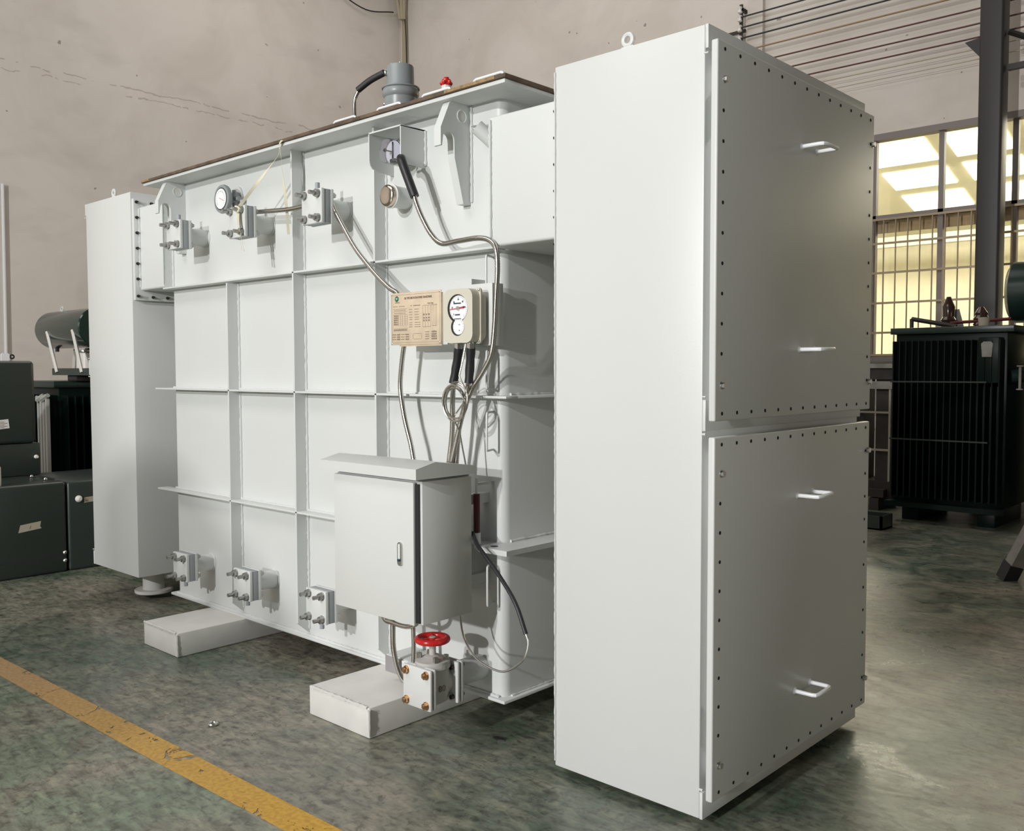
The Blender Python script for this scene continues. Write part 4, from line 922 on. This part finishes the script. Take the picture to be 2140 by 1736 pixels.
o = MB().lathe([(0.045, 0), (0.052, 0.085)], (-2.72, 9.5, 1.89), 'z', 16).build('paper_cup', M_MASK); tag(o, 'small beige cup standing on the right green transformer', 'cup')
r2 = corrugated('finned_transformer', -2.30, -1.2, 10.0, 10.6, 0.19, 1.84, 'dark green finned transformer at the right picture edge beside the leaning leg', 15, 0)
for x in (-2.2, -1.5): MB().box(x, x + 0.16, 10.2, 10.55, 0, 0.192, 0.01).build('base_channel', M_FINGREEN, r2)
cr = MB(); cr.lathe([(0.10, 0), (0.25, 0.02), (0.30, 0.06), (0.30, 1.2), (0.0, 1.21)], (-2.68, 10.15, 2.24), 'x', 40)
c2 = thing('oil_conservator', (-2.1, 10.15, 1.9), 'dark green round ended cylinder cut by the right picture edge', 'tank')
cr.build('cylinder', M_DKGREEN, c2); MB().box(-2.2, -2.1, 10.1, 10.2, 1.872, 1.98).box(-1.7, -1.6, 10.1, 10.2, 1.872, 1.98).build('saddle', M_DKGREEN, c2)
# clamp and valve between the two
o = MB().cyl((-2.45, 9.4, 1.42), (-2.2, 9.5, 1.44), 0.06, 14).build('pipe_elbow', M_DKGREEN); tag(o, 'dark green pipe stub on the side of the right transformer', 'pipe')
o = MB().cyl((-2.35, 9.3, 1.30), (-2.35, 9.3, 1.52), 0.012, 8).lathe([(0.03, 0), (0.03, 0.012)], (-2.35, 9.3, 1.30), 'z', 12).lathe([(0.03, 0), (0.03, 0.012)], (-2.35, 9.3, 1.51), 'z', 12).build('clamp_bolt', M_LEG); tag(o, 'pale clamp bolt hanging beside the right transformer pipe stub', 'bolt')
# bare transformer core frame behind the near cabinet
cf = thing('core_frame', (-4.2, 10.2, 0), 'dark brown transformer core frame half hidden behind the near grey cabinet', 'core frame')
MB().box(-4.6, -3.72, 9.95, 10.35, 1.38, 1.56).build('top_yoke', M_CORE, cf)
MB().box(-4.6, -3.70, 9.9, 9.95, 1.28, 1.36).box(-4.6, -3.70, 9.9, 9.95, 1.50, 1.55).build('clamp_beam', M_LEG, cf)
for x in (-4.5, -4.15, -3.82): MB().box(x - 0.10, x + 0.10, 10.0, 10.3, 0.3, 1.38).build('core_leg', M_CORE, cf)
MB().box(-4.6, -3.72, 9.95, 10.35, 0.12, 0.30).build('bottom_yoke', M_CORE, cf)
for z in (1.02, 0.62): MB().box(-4.6, -3.74, 9.93, 9.95, z, z + 0.02).build('tie_band', M_MASK, cf)
MB().box(-3.755, -3.735, 9.92, 9.95, 0.30, 1.30).build('edge_strip', M_MASK, cf)
MB().box(-4.6, -3.75, 9.8, 9.9, 0.14, 0.22).box(-4.5, -4.4, 9.8, 10.3, 0.0, 0.13).box(-3.9, -3.8, 9.8, 10.3, 0, 0.13).build('base_beam', M_CORE, cf)
o = MB().box(-3.75, -3.30, 8.60, 8.62, 0, 0.13).box(-3.75, -3.30, 8.84, 8.86, 0, 0.13).box(-3.75, -3.30, 8.60, 8.86, 0, 0.015).box(-3.32, -3.30, 8.60, 8.86, 0, 0.13).build('steel_channel', M_BOXGREEN); tag(o, 'dark green steel channel lying on the floor right of the near cabinet', 'channel')
# leaning trestle leg
tr = thing('trestle', (-1.2, 7.2, 0), 'worn grey trestle leg with black foot leaning at the right edge', 'trestle')
MB().tube([(-1.83, 7.18, 0.10), (-1.30, 7.10, 1.30)], 0.062, 4).build('leg', M_LEG, tr)
MB().tube([(-1.875, 7.187, 0.0), (-1.825, 7.18, 0.12)], 0.070, 4).build('foot', M_BLACK, tr)
MB().tube([(-0.45, 7.0, 0.02), (-1.15, 7.08, 1.30)], 0.062, 4).build('leg', M_LEG, tr)
MB().box(-1.38, -0.2, 7.02, 7.16, 1.29, 1.37).build('beam', M_LEG, tr)
